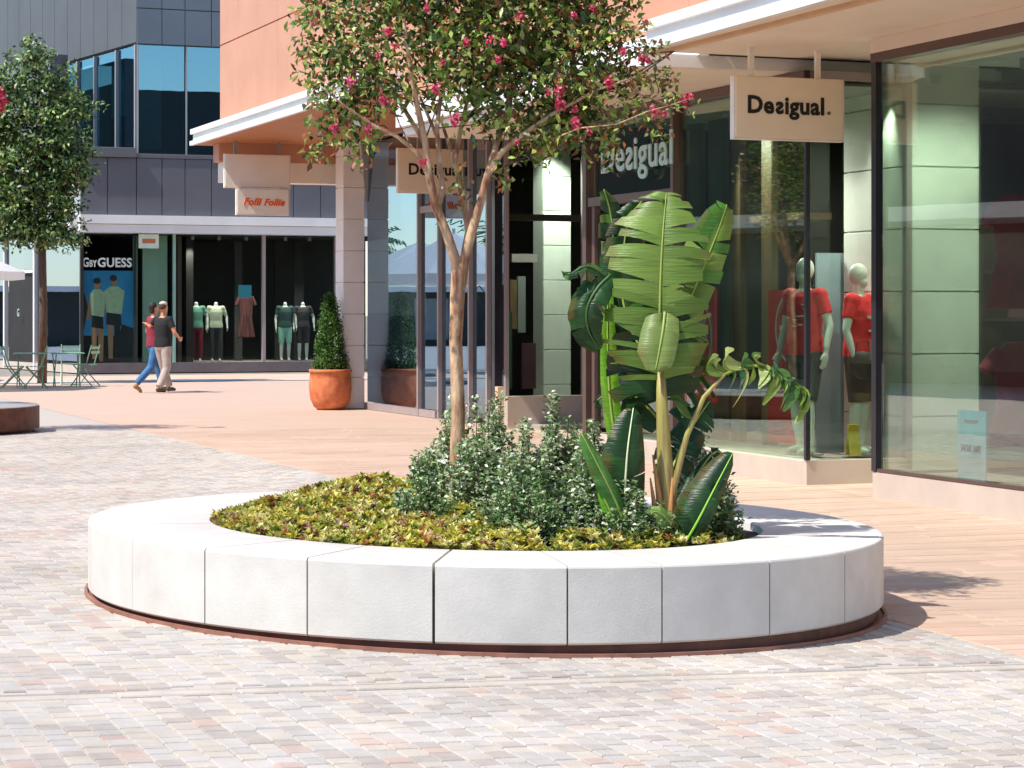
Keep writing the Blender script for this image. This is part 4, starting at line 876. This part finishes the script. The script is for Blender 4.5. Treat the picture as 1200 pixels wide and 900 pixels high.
# round bench at the left edge with a flowering tree of its own, mostly outside the frame
BXC, BYC = -7.85, 30.1
bench = thing('round_bench', 'round rust brown steel bench with grey top at the left edge of the square', 'bench', (BXC, BYC, 0))
MB().lathe([(1.43, .0), (1.43, .04), (1.53, .045), (1.53, .33), (1.52, .345)], 72).build('side_panel', M_corten, bench, smooth=False)
MB().lathe([(1.52, .345), (1.50, .355), (.55, .356), (.55, .30), (.001, .31)], 72).build('seat', mat('grey_seat', hx('9a9896'), .6, .08, 4), bench)
t2 = thing('flowering_tree', 'pink flowering tree on the round brown bench, mostly cut off by the left edge', 'tree', (BXC, BYC, .31))
MB().tube([(0, 0, 0), (.03, 0, 1), (0, .02, 2.0)], [.07, .06, .05], 10).build('trunk', M_bark, t2, smooth=True)
for a, L in ((0, .9), (2.1, .8), (4.2, .9), (1, .5)): MB().tube([(0, .02, 1.95), (.3*math.cos(a), .3*math.sin(a), 2.6), (L*math.cos(a), L*math.sin(a), 3.5)], [.035, .025, .008], 8).build('limb', M_bark, t2, smooth=True)
cp2 = clusters([(0, 0, 3.1, 1.0, .8, .8), (.0, 0, 3.7, .85, .7, .7)], 260)
foliage('foliage', cp2, 20, .085, .06, TC, [5, 5, 2.5, 4, 2.3, 1.6, .8], t2)
MB().tube([(.8, 0, 3.2), (1.05, -.2, 3.9), (1.14, -.3, 4.05)], [.008, .006, .003], 5).build('limb', M_bark2, t2)
for i in range(5): flower('flower_cluster', (1.10+random.uniform(-.07, .04), -.3, 3.96+i*.06+random.uniform(-.02, .02)), .085, t2, n=44)

# ------------------------------------------------------------------ parasols, bistro furniture
def parasol(label, x, y, rz, zr=2.42, za=3.35, r=2.15, group='white parasols in the plaza'):
    t = thing('parasol', label, 'parasol', (x, y, 0), rz, group); c = []; n = 8
    b = MB(); b.v = [(0, 0, za)]
    for ring, (rr, zz) in enumerate(((.5, zr+(za-zr)*.52-.03), (1, zr), (1.0, zr-.16))):
        for i in range(n*2):
            a = math.pi*i/n; k_ = 1 if i % 2 == 0 else .95; b.v.append((r*rr*k_*math.cos(a), r*rr*k_*math.sin(a), zz-(0 if i % 2 == 0 else .015)))
    m = n*2; b.f = [(0, 1+i, 1+(i+1) % m) for i in range(m)]
    for q in range(2): b.f += [(1+q*m+i, 1+(q+1)*m+i, 1+(q+1)*m+(i+1) % m, 1+q*m+(i+1) % m) for i in range(m)]
    b.mi = [0]*len(b.f); b.build('canopy', M_fabric, t)
    MB().tube([(0, 0, 0), (0, 0, za+.1)], .035, 10).build('pole', M_fascia, t)
    MB().lathe([(.001, 0), (.4, 0), (.4, .06), (.05, .1)], 20).build('base', M_grey, t)
    for i in range(8): a = math.pi*i/4; MB().tube([(0, 0, za-.1), (r*.97*math.cos(a), r*.97*math.sin(a), zr)], .012, 4).build('rib', M_fascia, t)
    return t
parasol('white parasol cut by the left edge of the picture, above the green tables', -12.15, 46.2, .2)
parasol('white parasol further back in the plaza, seen mirrored in the glass behind the tree', -15.2, 51.0, .5)
parasol('white parasol beside the low pavilion, seen only mirrored in the shop glass', -17.6, 44.5, .9)
def chair(label, x, y, rz):
    t = thing('bistro_chair', label, 'chair', (x, y, 0), rz, 'green bistro chairs by the far shop')
    for i in range(5): MB().box(-.2, .2, -.19+i*.08, -.13+i*.08, .45, .462).build('seat_slat', M_grmetal, t)
    for zz in (.72, .82): MB().box(-.2, .2, .24, .252, zz-.025, zz+.03).build('back_slat', M_grmetal, t)
    for s_ in (-1, 1):
        MB().tube([(s_*.2, -.24, 0), (s_*.2, .12, .46), (s_*.2, .25, .88)], .013, 6).build('leg', M_grmetal, t)
        MB().tube([(s_*.185, .26, 0), (s_*.185, -.18, .45)], .013, 6).build('leg', M_grmetal, t)
    MB().tube([(-.2, -.24, .02), (.2, -.24, .02)], .01, 5).build('stretcher', M_grmetal, t); return t
def table(label, x, y, rz):
    t = thing('bistro_table', label, 'table', (x, y, 0), rz, 'green bistro tables by the far shop')
    MB().bbox(-.35, .35, -.35, .35, .70, .725, b=.008).build('tabletop', M_grmetal, t)
    for s_ in (-1, 1):
        MB().tube([(s_*.26, -.3, 0), (s_*.26, .28, .7)], .014, 6).build('leg', M_grmetal, t); MB().tube([(s_*.24, .3, 0), (s_*.24, -.28, .7)], .014, 6).build('leg', M_grmetal, t)
    return t
tY = 47.5
def GX(px, Y=tY): return (px-600)/F*Y
table('green square bistro table nearest the left edge, under the white parasol', GX(32), 47.8, .15)
table('green square bistro table nearer the couple, right of the other table', GX(70), 48.2, .3)
chair('leftmost green slatted bistro chair, facing right towards its table', GX(20), 47.2, R(95)); chair('green bistro chair between the two green tables', GX(47), 47.0, R(-80))
chair('rightmost green bistro chair, turned away from the blue poster', GX(88), 48.6, R(-105)); chair('green bistro chair behind the right green table', GX(62), 49.4, R(10))

# ------------------------------------------------------------------ people and mannequins
def remesh_obj(mb, name, m, parent, vox=.012, sm=6, **kw):
    me = mb.mesh('tmp', m); o = bpy.data.objects.new('tmp', me); C.objects.link(o)
    r = o.modifiers.new('r', 'REMESH'); r.mode = 'VOXEL'; r.voxel_size = vox; r.use_smooth_shade = True
    s_ = o.modifiers.new('s', 'SMOOTH'); s_.iterations = sm; s_.factor = .5
    bpy.context.view_layer.update(); me2 = bpy.data.meshes.new_from_object(o.evaluated_get(bpy.context.evaluated_depsgraph_get()))
    bpy.data.objects.remove(o); me2.name = name; me2.materials.clear(); me2.materials.append(m); me2.polygons.foreach_set('use_smooth', [True]*len(me2.polygons))
    return link(name, me2, parent, **kw)
def chain(b, pts, n=10):                       # pts: list of (pos, radius): tapered tube with ball joints
    for (p, r) in pts: b.ball(p, r, r, r, 8)
    b.tube([p for p, r in pts], [r for p, r in pts], n)
def rings(b, rs, n=20):                        # rs: (centre, rx, ry) stacked ellipses, closed
    vs = []; fs = []
    for (c, rx, ry) in rs:
        for k_ in range(n): q = 6.2832*k_/n; vs.append((c[0]+rx*math.cos(q), c[1]+ry*math.sin(q), c[2]))
    for i in range(len(rs)-1):
        for k_ in range(n): fs.append((i*n+k_, i*n+(k_+1) % n, (i+1)*n+(k_+1) % n, (i+1)*n+k_))
    fs += [tuple(range(n-1, -1, -1)), tuple(range((len(rs)-1)*n, len(rs)*n))]; b.add(vs, fs)
def V3(*a): return Vector(a)
STAND = dict(hip=(.09, 0, .90), hipL=(-.09, 0, .90), pel=(0, 0, .96), wai=(0, .0, 1.10), che=(0, .0, 1.30), shR=(.18, 0, 1.44), shL=(-.18, 0, 1.44), neck=(0, .0, 1.50), head=(0, -.01, 1.66),
    elR=(.25, .02, 1.16), wrR=(.26, -.06, .92), elL=(-.25, .02, 1.16), wrL=(-.26, -.06, .92), hipR=(.09, 0, .90), knR=(.10, -.02, .49), anR=(.10, .02, .08), knL=(-.10, -.02, .49), anL=(-.10, .02, .08))
def hand(b, el_, wr, fat=1.):
    d_ = (wr-el_).normalized(); sd = d_.cross(V3(0, 1, 0)); sd = (sd if sd.length > .2 else V3(1, 0, 0)).normalized(); fw = V3(0, -1, 0); fw = (fw-d_*fw.dot(d_)).normalized()
    chain(b, [(wr, .023), (wr+d_*.045, .026), (wr+d_*.075, .022)]); chain(b, [(wr+d_*.04+fw*.02, .02), (wr+d_*.075+fw*.025, .016)]); chain(b, [(wr+d_*.04-fw*.02, .02), (wr+d_*.07-fw*.022, .016)])
    for i, (o_, L) in enumerate(((-.030, .062), (-.010, .075), (.010, .080), (.030, .070))):
        p0 = wr+d_*.078+fw*o_; cv = sd*(.012 if (wr.x > 0) else -.012)
        chain(b, [(p0, .0095*fat), (p0+d_*L*.5-cv*.4, .009*fat), (p0+d_*L*.95-cv*1.6, .0075*fat)], 6)
    chain(b, [(wr+d_*.02+fw*.024, .011*fat), (wr+d_*.05+fw*.048, .010*fat), (wr+d_*.08+fw*.058, .008*fat)], 6)
def body(b, J, head=True, hands=True, fat=1., girth=1., face=True):
    g_ = girth; J = {k_: Vector(v) for k_, v in {**STAND, **J}.items()}
    rings(b, [(J['pel']-V3(0, 0, .12), .10*g_, .08*g_), (J['pel']-V3(0, 0, .06), .165*g_, .115*g_), (J['pel'], .168*g_, .118*g_), (J['wai'], .138*g_, .10*g_), (J['che']-V3(0, 0, .06), .155*g_, .115*g_), (J['che']+V3(0, 0, .04), .17*g_, .115*g_), (J['che']+V3(0, 0, .13), .155*g_, .09), (J['neck']-V3(0, 0, .0), .06, .06)])
    chain(b, [(J['neck']-V3(0, 0, .05), .062), (J['neck'], .055), (J['neck']+(J['head']-J['neck'])*.35, .052)])
    for s_ in 'RL':
        chain(b, [(J['che'].lerp(J['sh'+s_], .6)+V3(0, 0, .04), .07), (J['sh'+s_], .062*g_), (J['sh'+s_].lerp(J['el'+s_], .5), .048*g_), (J['el'+s_], .038), (J['el'+s_].lerp(J['wr'+s_], .35), .037), (J['wr'+s_], .024)])
        if hands: hand(b, J['el'+s_], J['wr'+s_], fat)
        chain(b, [(J['hip'+s_], .088*g_), (J['hip'+s_].lerp(J['kn'+s_], .5), .072*g_), (J['kn'+s_], .052), (J['kn'+s_].lerp(J['an'+s_], .35), .054), (J['an'+s_], .034)])
        fd = Vector(J.get('toe'+s_, J['an'+s_]+V3(0, -.15, -.04))); chain(b, [(J['an'+s_]+V3(0, .02, -.03), .036), (J['an'+s_].lerp(fd, .6)+V3(0, 0, -.01), .034), (fd, .024)])
    if head:
        h = J['head']; b.ball(h+V3(0, .012, .02), .076, .092, .105, 12); b.ball(h+V3(0, -.03, -.055), .052, .055, .055, 10); 
        if face:
            chain(b, [(h+V3(0, -.088, .01), .010), (h+V3(0, -.108, -.022), .014)], 6)
            for s_ in (-1, 1): b.ball(h+V3(s_*.078, .012, -.005), .012, .022, .032, 6); b.ball(h+V3(s_*.03, -.07, .03), .02, .02, .008, 6)
            chain(b, [(h+V3(-.02, -.082, -.05), .008), (h+V3(.02, -.082, -.05), .008)], 6)
    return J
def tee(J, m, parent, name='t_shirt', sleeve=.62, low=-.06, vox=.012, ex=.020):
    b = MB(); rings(b, [(J['pel']+V3(0, 0, low), .172+ex, .12+ex), (J['pel']+V3(0, 0, .02), .170+ex, .118+ex), (J['wai'], .148+ex, .108+ex), (J['che']-V3(0, 0, .06), .160+ex, .118+ex), (J['che']+V3(0, 0, .04), .175+ex*.8, .118+ex), (J['che']+V3(0, 0, .13), .15+ex, .09+ex), (J['neck']-V3(0, 0, .02), .072, .07)])
    for s_ in 'RL': 
        e_ = J['sh'+s_].lerp(J['el'+s_], sleeve); chain(b, [(J['che'].lerp(J['sh'+s_], .6)+V3(0, 0, .04), .078), (J['sh'+s_], .072)]); b.tube([J['sh'+s_], J['sh'+s_].lerp(e_, .5), e_], [.066, .064, .063], 14)
    return remesh_obj(b, name, m, parent, vox, 3)
def legs(J, m, parent, name='trousers', to=1., vox=.012, ex=.016, flare=.0):
    b = MB(); rings(b, [(J['pel']-V3(0, 0, .13), .11+ex, .09+ex), (J['pel']-V3(0, 0, .06), .17+ex, .118+ex), (J['pel']+V3(0, 0, .02), .166+ex, .116+ex)])
    for s_ in 'RL':
        pts = [(J['hip'+s_]+V3(0, 0, .02), .09+ex), (J['hip'+s_].lerp(J['kn'+s_], .5), .076+ex), (J['kn'+s_], .060+ex)]
        if to > .5: pts += [(J['kn'+s_].lerp(J['an'+s_], .4), .058+ex), (J['an'+s_]+V3(0, 0, .02), .050+ex+flare)]
        b.tube([p for p, r in pts], [r for p, r in pts], 14)
    return remesh_obj(b, name, m, parent, vox, 3)
def shoes(J, m, parent, name='shoe', fd=None):
    for s_ in 'RL':
        b = MB(); t_ = Vector(J.get('toe'+s_, J['an'+s_]+V3(0, -.15, -.04))); a = J['an'+s_]; b.ball(a+V3(0, .02, -.035), .045, .055, .045, 10); chain(b, [(a+V3(0, .03, -.045), .042), (a.lerp(t_, .6)+V3(0, 0, -.012), .042), (t_+(t_-a).normalized()*.02, .034)])
        remesh_obj(b, name, m, parent, .01, 3)
M_skin = mat('skin', hx('c98d6c'), .5, .06, 10); M_skin2 = mat('reddened_skin', hx('cf8a66'), .5, .06, 10)
YP = 44.6
# the man in the black tee, seen from behind, walking right
pa = thing('person', 'person in black t-shirt and beige trousers walking with an arm round the other', 'person', (GX(191, YP), YP, 0), R(180-35))
J = dict(knR=(.10, -.12, .50), anR=(.10, -.28, .10), toeR=(.11, -.42, .055), knL=(-.10, .0, .48), anL=(-.10, .22, .10), toeL=(-.10, .08, .045), elL=(-.30, -.02, 1.18), wrL=(-.24, -.20, 1.08), elR=(.36, -.02, 1.30), wrR=(.42, -.02, 1.33), head=(0, -.02, 1.66))
b = MB(); J = body(b, J, girth=1.06, fat=1.25); remesh_obj(b, 'body', M_skin2, pa, .010, 4)
tee(J, mat('black_cotton', (.012, .012, .013), .85), pa, ex=.03); legs(J, mat('beige_cotton', hx('b3a59b'), .85, .12, 10), pa, ex=.022); shoes(J, mat('brown_leather', (.08, .05, .03), .5), pa)
b = MB(); h = J['head']; b.ball(h+V3(0, .03, .035), .082, .088, .09, 10); remesh_obj(b, 'hair', mat('short_brown_hair', (.08, .05, .035), .8), pa, .012, 2)
b = MB(); b.ball(h+V3(0, .015, .09), .078, .085, .055, 10); remesh_obj(b, 'cap', mat('pinkish_cap', hx('d8b8a8'), .8), pa, .012, 2)
pb_ = thing('person', 'person with dark hair in maroon t-shirt and blue jeans walking closely at the left', 'person', (GX(177, YP)+.0, YP+.35, 0), R(180-55))
J = dict(knR=(.09, -.14, .50), anR=(.09, -.22, .10), toeR=(.10, -.36, .05), knL=(-.08, .10, .50), anL=(-.09, .42, .16), toeL=(-.09, .34, .04), elR=(.30, .0, 1.20), wrR=(.26, -.2, 1.15), elL=(-.27, .08, 1.17), wrL=(-.22, -.12, 1.08))
b = MB(); J = body(b, J, girth=.96, fat=1.25); remesh_obj(b, 'body', M_skin, pb_, .010, 4)
tee(J, mat('maroon_tee', (.25, .02, .045), .85), pb_, ex=.026); legs(J, mat('blue_denim', hx('3f6f9f'), .85, .2, 12), pb_, ex=.014); shoes(J, mat('tan_leather', (.35, .20, .06), .5), pb_)
b = MB(); h = J['head']; b.ball(h+V3(0, .03, .035), .086, .092, .10, 10); b.ball(h+V3(0, .05, -.04), .07, .05, .07, 8); remesh_obj(b, 'hair', mat('dark_hair', (.02, .014, .012), .7), pb_, .012, 2)
# shop window mannequins
def mannequin(label, x, y, z, rz, J, top, bottom, head=True, vox=.012, topc='t_shirt', botc='trousers', to=1., sleeve=.62, scale=1., group=None, **kw):
    t_ = thing('mannequin', label, 'mannequin', (x, y, z), rz, group); t_.scale = (scale,)*3
    b = MB(); J = body(b, J, head=head, face=False, fat=1.1); remesh_obj(b, 'body', M_mann, t_, vox*.7, 4)
    if top: tee(J, top, t_, topc, sleeve, vox=vox, **kw)
    if bottom: legs(J, bottom, t_, botc, to, vox=vox)
    b = MB(); b.lathe([(.001, 0), (.17, 0), (.17, .012), (.001, .014)], 20, (0, 0, .0)); b.build('stand', M_grey, t_); return t_, J
q = wld(-.80, .42); m1, J1 = mannequin('egg headed mannequin in red t-shirt and dark shorts at the black window corner', q.x, q.y, .226, R(-48), dict(elR=(.27, .02, 1.17), wrR=(.27, -.03, .93), anR=(.16, -.12, .08), knR=(.13, -.1, .49), anL=(-.10, .05, .08)), M_redc, M_darkcl, topc='t_shirt', botc='shorts', to=.4, scale=1.06, vox=.010)
for i in range(9):
    v = V3(random.uniform(-.12, .13), -.165, random.uniform(1.14, 1.42)); MB().box(v.x, v.x+.03, v.y-.004, v.y+.03, v.z, v.z+.014).build('print_patch', mat('white_print', (.7, .68, .62), .6), m1)
q = wld(-.62, .90); m2, J2 = mannequin('mannequin in red printed t-shirt in front of the white stone pier', q.x, q.y, .226, R(60), dict(), M_redc, mat('brown_skirt', (.07, .04, .045), .8), topc='t_shirt', botc='shorts', to=.4, scale=1.03, vox=.012)
for i in range(8):
    v = V3(random.uniform(-.12, .1), -.16, random.uniform(1.14, 1.42)); MB().box(v.x, v.x+.03, v.y-.004, v.y+.03, v.z, v.z+.02).build('print_patch', mat('white_print', (.7, .68, .62), .6), m2)
b = MB(); b.ball((0, 0, .13), .12, .05, .14, 8); b.tube([(-.08, 0, .2), (-.05, 0, .36), (.05, 0, .36), (.08, 0, .2)], .01, 6)
q = wld(-.42, .80); hb = remesh_obj(b, 'handbag', mat('dark_brown_leather', (.05, .03, .03), .5), None, .01, 2, label='dark brown handbag hanging beside the mannequin at the white pier', cat='bag', loc=(q.x+.02, q.y-.05, .96))
q = wld(-.36, .70); yb = thing('folded_notice', 'small yellow folding notice stand on the window floor beside the mannequin', 'notice', (q.x, q.y, .226), R(20))
for s_ in (-1, 1): MB(Matrix.Rotation(R(12*s_), 4, 'X')).box(-.06, .06, s_*.05, s_*.05+.01, 0, .30).build('board', mat('yellow_plastic', (.55, .42, .03), .5), yb)
# far shop mannequins
for (px, lab, top, bot, to, hd) in ((230, 'headless mannequin in green vest and dark red trousers, leftmost in the far window', mat('sea_green_cotton', hx('5f8f7d'), .8), M_maroon, 1, False),
    (253, 'headless mannequin in white striped top and black trousers in the far window', mat('white_striped_cotton', hx('b5b8a0'), .8), M_darkcl, 1, False),
    (334, 'headless mannequin in dark green t-shirt and pale turquoise shorts in the far window', mat('bottle_green_cotton', (.03, .07, .065), .8), mat('turquoise_cotton', hx('8fc4b2'), .8), .4, False),
    (355, 'headless mannequin in a dark dress in the far window, beside the white column', M_darkcl, M_darkcl, .4, False)):
    x = ffx(px, .9); q = f0+fx*x+fy*.9; mannequin(lab, q.x, q.y, .25, R(21+random.uniform(-12, 12)), dict(elR=(.29, .02, 1.2), wrR=(.30, -.04, .96)), top, bot, head=False, vox=.016, to=to)
# clothes rail objects
def garment(label, x, y, z, rz, m, L=1.1, w_=.42):
    b = MB(); rings(b, [(V3(0, 0, 0), w_*.62, .05), (V3(0, 0, L*.45), w_*.42, .05), (V3(0, 0, L*.85), w_*.5, .045), (V3(0, 0, L), w_*.28, .03)])
    for s_ in (-1, 1): b.tube([(s_*w_*.4, 0, L*.92), (s_*w_*.62, 0, L*.72)], [.05, .06], 10)
    remesh_obj(b, 'hung_dress', m, None, .012, 3, label=label, cat='garment', loc=(x, y, z), rz=rz)
q = f0+fx*ffx(288, 1.2)+fy*1.2; garment('dark red and white long cardigan hung in the middle of the far shop window', q.x, q.y, .9, TF, mat('red_white_cloth', (.10, .03, .03), .8, .8, 9, stretch=(6, 1, .3)), 1.2)
x = lfx(1193, .55); q = wld(x, .55); garment('maroon t-shirt dress hanging at the upper right edge of the near window', q.x, q.y, 1.62, R(20), M_maroon, .95, .5); garment('maroon printed dress hanging at the lower right edge of the near window', q.x+.03, q.y-.1, .5, R(20), M_maroon, .85, .62)
q = f0+fx*ffx(287, .25)+fy*.25; tg = bx('window_sticker', mat('teal_print', hx('1f7f87'), .5), -.18, .18, -.004, .004, 0, .34, parent=G2); tg.parent = G2; tg.location = (ffx(287, .08), .08, fz(349, ffx(287)))
# blue display back panel in the corner window, red sale panels and the small posters
dy0, dy1 = lfy(957, -1.35), lfy(991, -1.35); q = wld(-1.35, (dy0+dy1)/2); t_ = thing('display_screen', 'tall blue grey display screen behind the red shirted mannequin at the window corner', 'screen', (q.x, q.y, .2), R(21.25)); bx('board', mat('blue_grey_board', hx('7a8c96'), .6), -(dy1-dy0)/2, (dy1-dy0)/2, 0, .03, .0, 1.98, parent=t_)
def sale(label, px0, px1, py0, py1, yl, tx):
    xa, xb = lfx(px0, yl), lfx(px1, yl); xm = (xa+xb)/2; q = wld(xm, yl); z0, z1 = zat(py1, xm, yl), zat(py0, xm, yl); w_ = abs(xb-xa)
    t_ = thing('sale_banner', label, 'banner', (q.x, q.y, z0), TH); bx('board', M_red, -w_/2, w_/2, 0, .02, 0, z1-z0, parent=t_); 
    wm = mat('white_print', (.7, .68, .62), .6); zc = zat(tx[1], xm, yl)-z0; rr = w_*.40; cxm = lfx(tx[0], yl)-xm; n = 36; b = MB()
    for i in range(n):
        a0_ = 6.2832*i/n; a1_ = 6.2832*(i+1)/n; b.add([(cxm+r_*math.cos(a_), y_, zc+r_*.36/.30*.9*math.sin(a_)) for y_ in (-.005, -.001) for a_, r_ in ((a0_, rr), (a1_, rr), (a1_, rr*.93), (a0_, rr*.93))], [(0, 1, 2, 3), (7, 6, 5, 4)])
    b.build('ring_print', wm, t_); textmesh('lettering', '-70%', .2, wm, t_, (cxm, -.004, zc-.08), ext=.002, off=.004, width=w_*.56).scale = (1, 1.6, 1); return t_
sale('dark red sale banner with white ring and -70%, beside the window corner mannequin', 900, 946, 340, 520, .55, (927, 384))
sale('dark red sale banner further from the window corner, behind the banana leaves', 790, 838, 338, 470, .7, (815, 395))
xa, xb = lfx(1122, .0), lfx(1155, .0); q = wld(xa, .0); t_ = thing('window_poster', 'small turquoise and pale grey poster standing at the near shop window', 'poster', (q.x, q.y, .226), TH); w_ = xb-xa
zt = zat(480, xa, 0)-.226; bx('board', mat('pale_grey_print', hx('93a6ae'), .6, .1, 8), 0, w_, 0, .01, 0, zt*.66, parent=t_); bx('header', mat('turquoise_print', hx('1f8f9a'), .6), 0, w_, 0, .01, zt*.662, zt, parent=t_)
textmesh('lettering', 'FOR ME', .09, mat('grey_print', (.12, .12, .15), .6), t_, (w_*.5, -.004, zt*.42), ext=.002, off=.002, width=w_*.68); textmesh('lettering', 'summer', .06, mat('dark_teal_print', (.01, .08, .09), .6), t_, (w_*.5, -.004, zt*.82), ext=.002, width=w_*.5)
xa = lfx(683, .1); ye = lfy(684, XE-.3); MB().box(XE-.3, XE-.28, ye-.10, ye+.12, zat(363, XE, ye), zat(337, XE, ye)).build('window_sticker', mat('orange_sticker', (.85, .33, .02), .5), B)

# ------------------------------------------------------------------ things outside the frame that the shop glass mirrors
def mirror_spot(px, dist, yl):           # where a thing must stand to appear mirrored at that pixel column
    X, Y = (px-600)/F*dist, dist; v = Vector((X, Y))-c1; t_ = v.dot(ey)-yl; q = Vector((X, Y))-ey*2*t_; return q
q = mirror_spot(448, 75, YG); lp = thing('street_lamp', 'slim grey street lamp with angled arm out in the plaza, mirrored in the glass', 'street lamp', (q.x, q.y, 0), R(-40))
MB().tube([(0, 0, 0), (0, 0, 4.9)], [.07, .05], 8).build('pole', M_grey, lp); MB().tube([(0, 0, 4.9), (-.7, 0, 5.25)], .05, 8).build('arm', M_grey, lp)
q = mirror_spot(510, 105, YG); pv = thing('pavilion', 'long low dark pavilion with white roof edge across the plaza', 'building', (q.x, q.y, 0), R(35))
MB().box(-16, 30, 0, 8, 0, 2.5).build('wall', mat('dark_green_brown_wall', (.03, .035, .028), .7, .3, .5), pv); MB().box(-16.4, 30.4, -.8, 8.4, 2.5, 2.75).build('roof', M_fascia, pv)
for i in range(12): MB().box(-15+i*3.6, -13.4+i*3.6, -.02, 0, .3, 2.2).build('window', mat('pale_window', (.25, .28, .27), .3), pv)
def palm(label, q, h, s=1.):
    t_ = thing('palm_tree', label, 'palm tree', (q.x, q.y, 0)); MB().tube([(0, 0, 0), (.1, 0, h*.5), (0, 0, h)], [.2, .16, .15], 10).build('trunk', M_bark2, t_)
    V = []; Cc = []
    for i in range(26):
        a = i*2.399; el_ = random.uniform(-.2, 1.1); prev = Vector((0, 0, h)); d_ = Vector((math.cos(a)*math.cos(el_), math.sin(a)*math.cos(el_), math.sin(el_)))
        for k_ in range(9):
            nx_ = prev+d_*.22*s; d_ = (d_+Vector((0, 0, -.14))).normalized(); sd = d_.cross(Vector((0, 0, 1))).normalized()
            for e_ in (-1, 1): V.append([prev, prev+d_*.05, prev+d_*.22+sd*e_*.42*s*math.sin((k_+1)/9.5*3.0)-Vector((0, 0, .12)), prev+d_*.14+sd*e_*.36*s*math.sin((k_+1)/9.5*3.0)-Vector((0, 0, .12))]); Cc.append(hx('4f6b35'))
            prev = nx_
    quadcloud('fronds', np.array([[list(v) for v in f] for f in V]), np.array(Cc), M_leaf, t_, kind='stuff')
palm('palm tree out in the plaza, mirrored beside the white column', mirror_spot(434, 70, YG), 3.6, .6); palm('palm tree beyond the parasols, mirrored in the glass right of the tree', mirror_spot(590, 62, YG), 3.2, 1.2)
ob = thing('opposite_shops', 'row of dark shopfronts with pale canopy on the opposite side of the square', 'building', (-21, 22, 0), R(4))
MB().box(-8, 0, -25, 28, 0, 9.5).build('wall', mat('opposite_wall', (.07, .06, .055), .7, .3, .5), ob); MB().box(0, 2.6, -25, 28, 3.5, 3.8).build('canopy', M_fascia, ob)  # made taller and longer to block the sky from the shop glass
for i in range(14): MB().box(0, .05, -24+i*3.7, -21+i*3.7, .3, 3.3).build('window', mat('opposite_glass', (.05, .07, .065), .15), ob)
rb = thing('added_rear_block', 'unseen dark block added behind the viewpoint to darken the window reflections', 'building', (0, -32, 0), 0)  # unseen, added so the far shop windows reflect something dark
MB().box(-32, 40, -10, 0, 0, 10).build('wall', MATS['opposite_wall'], rb); MB().box(-32, 40, 0, 2.5, 3.6, 3.9).build('canopy', M_fascia, rb)
for i in range(18): MB().box(-30+i*3.9, -26.8+i*3.9, 0, .05, .3, 3.3).build('window', MATS['opposite_glass'], rb)
print('objects', len(C.objects))
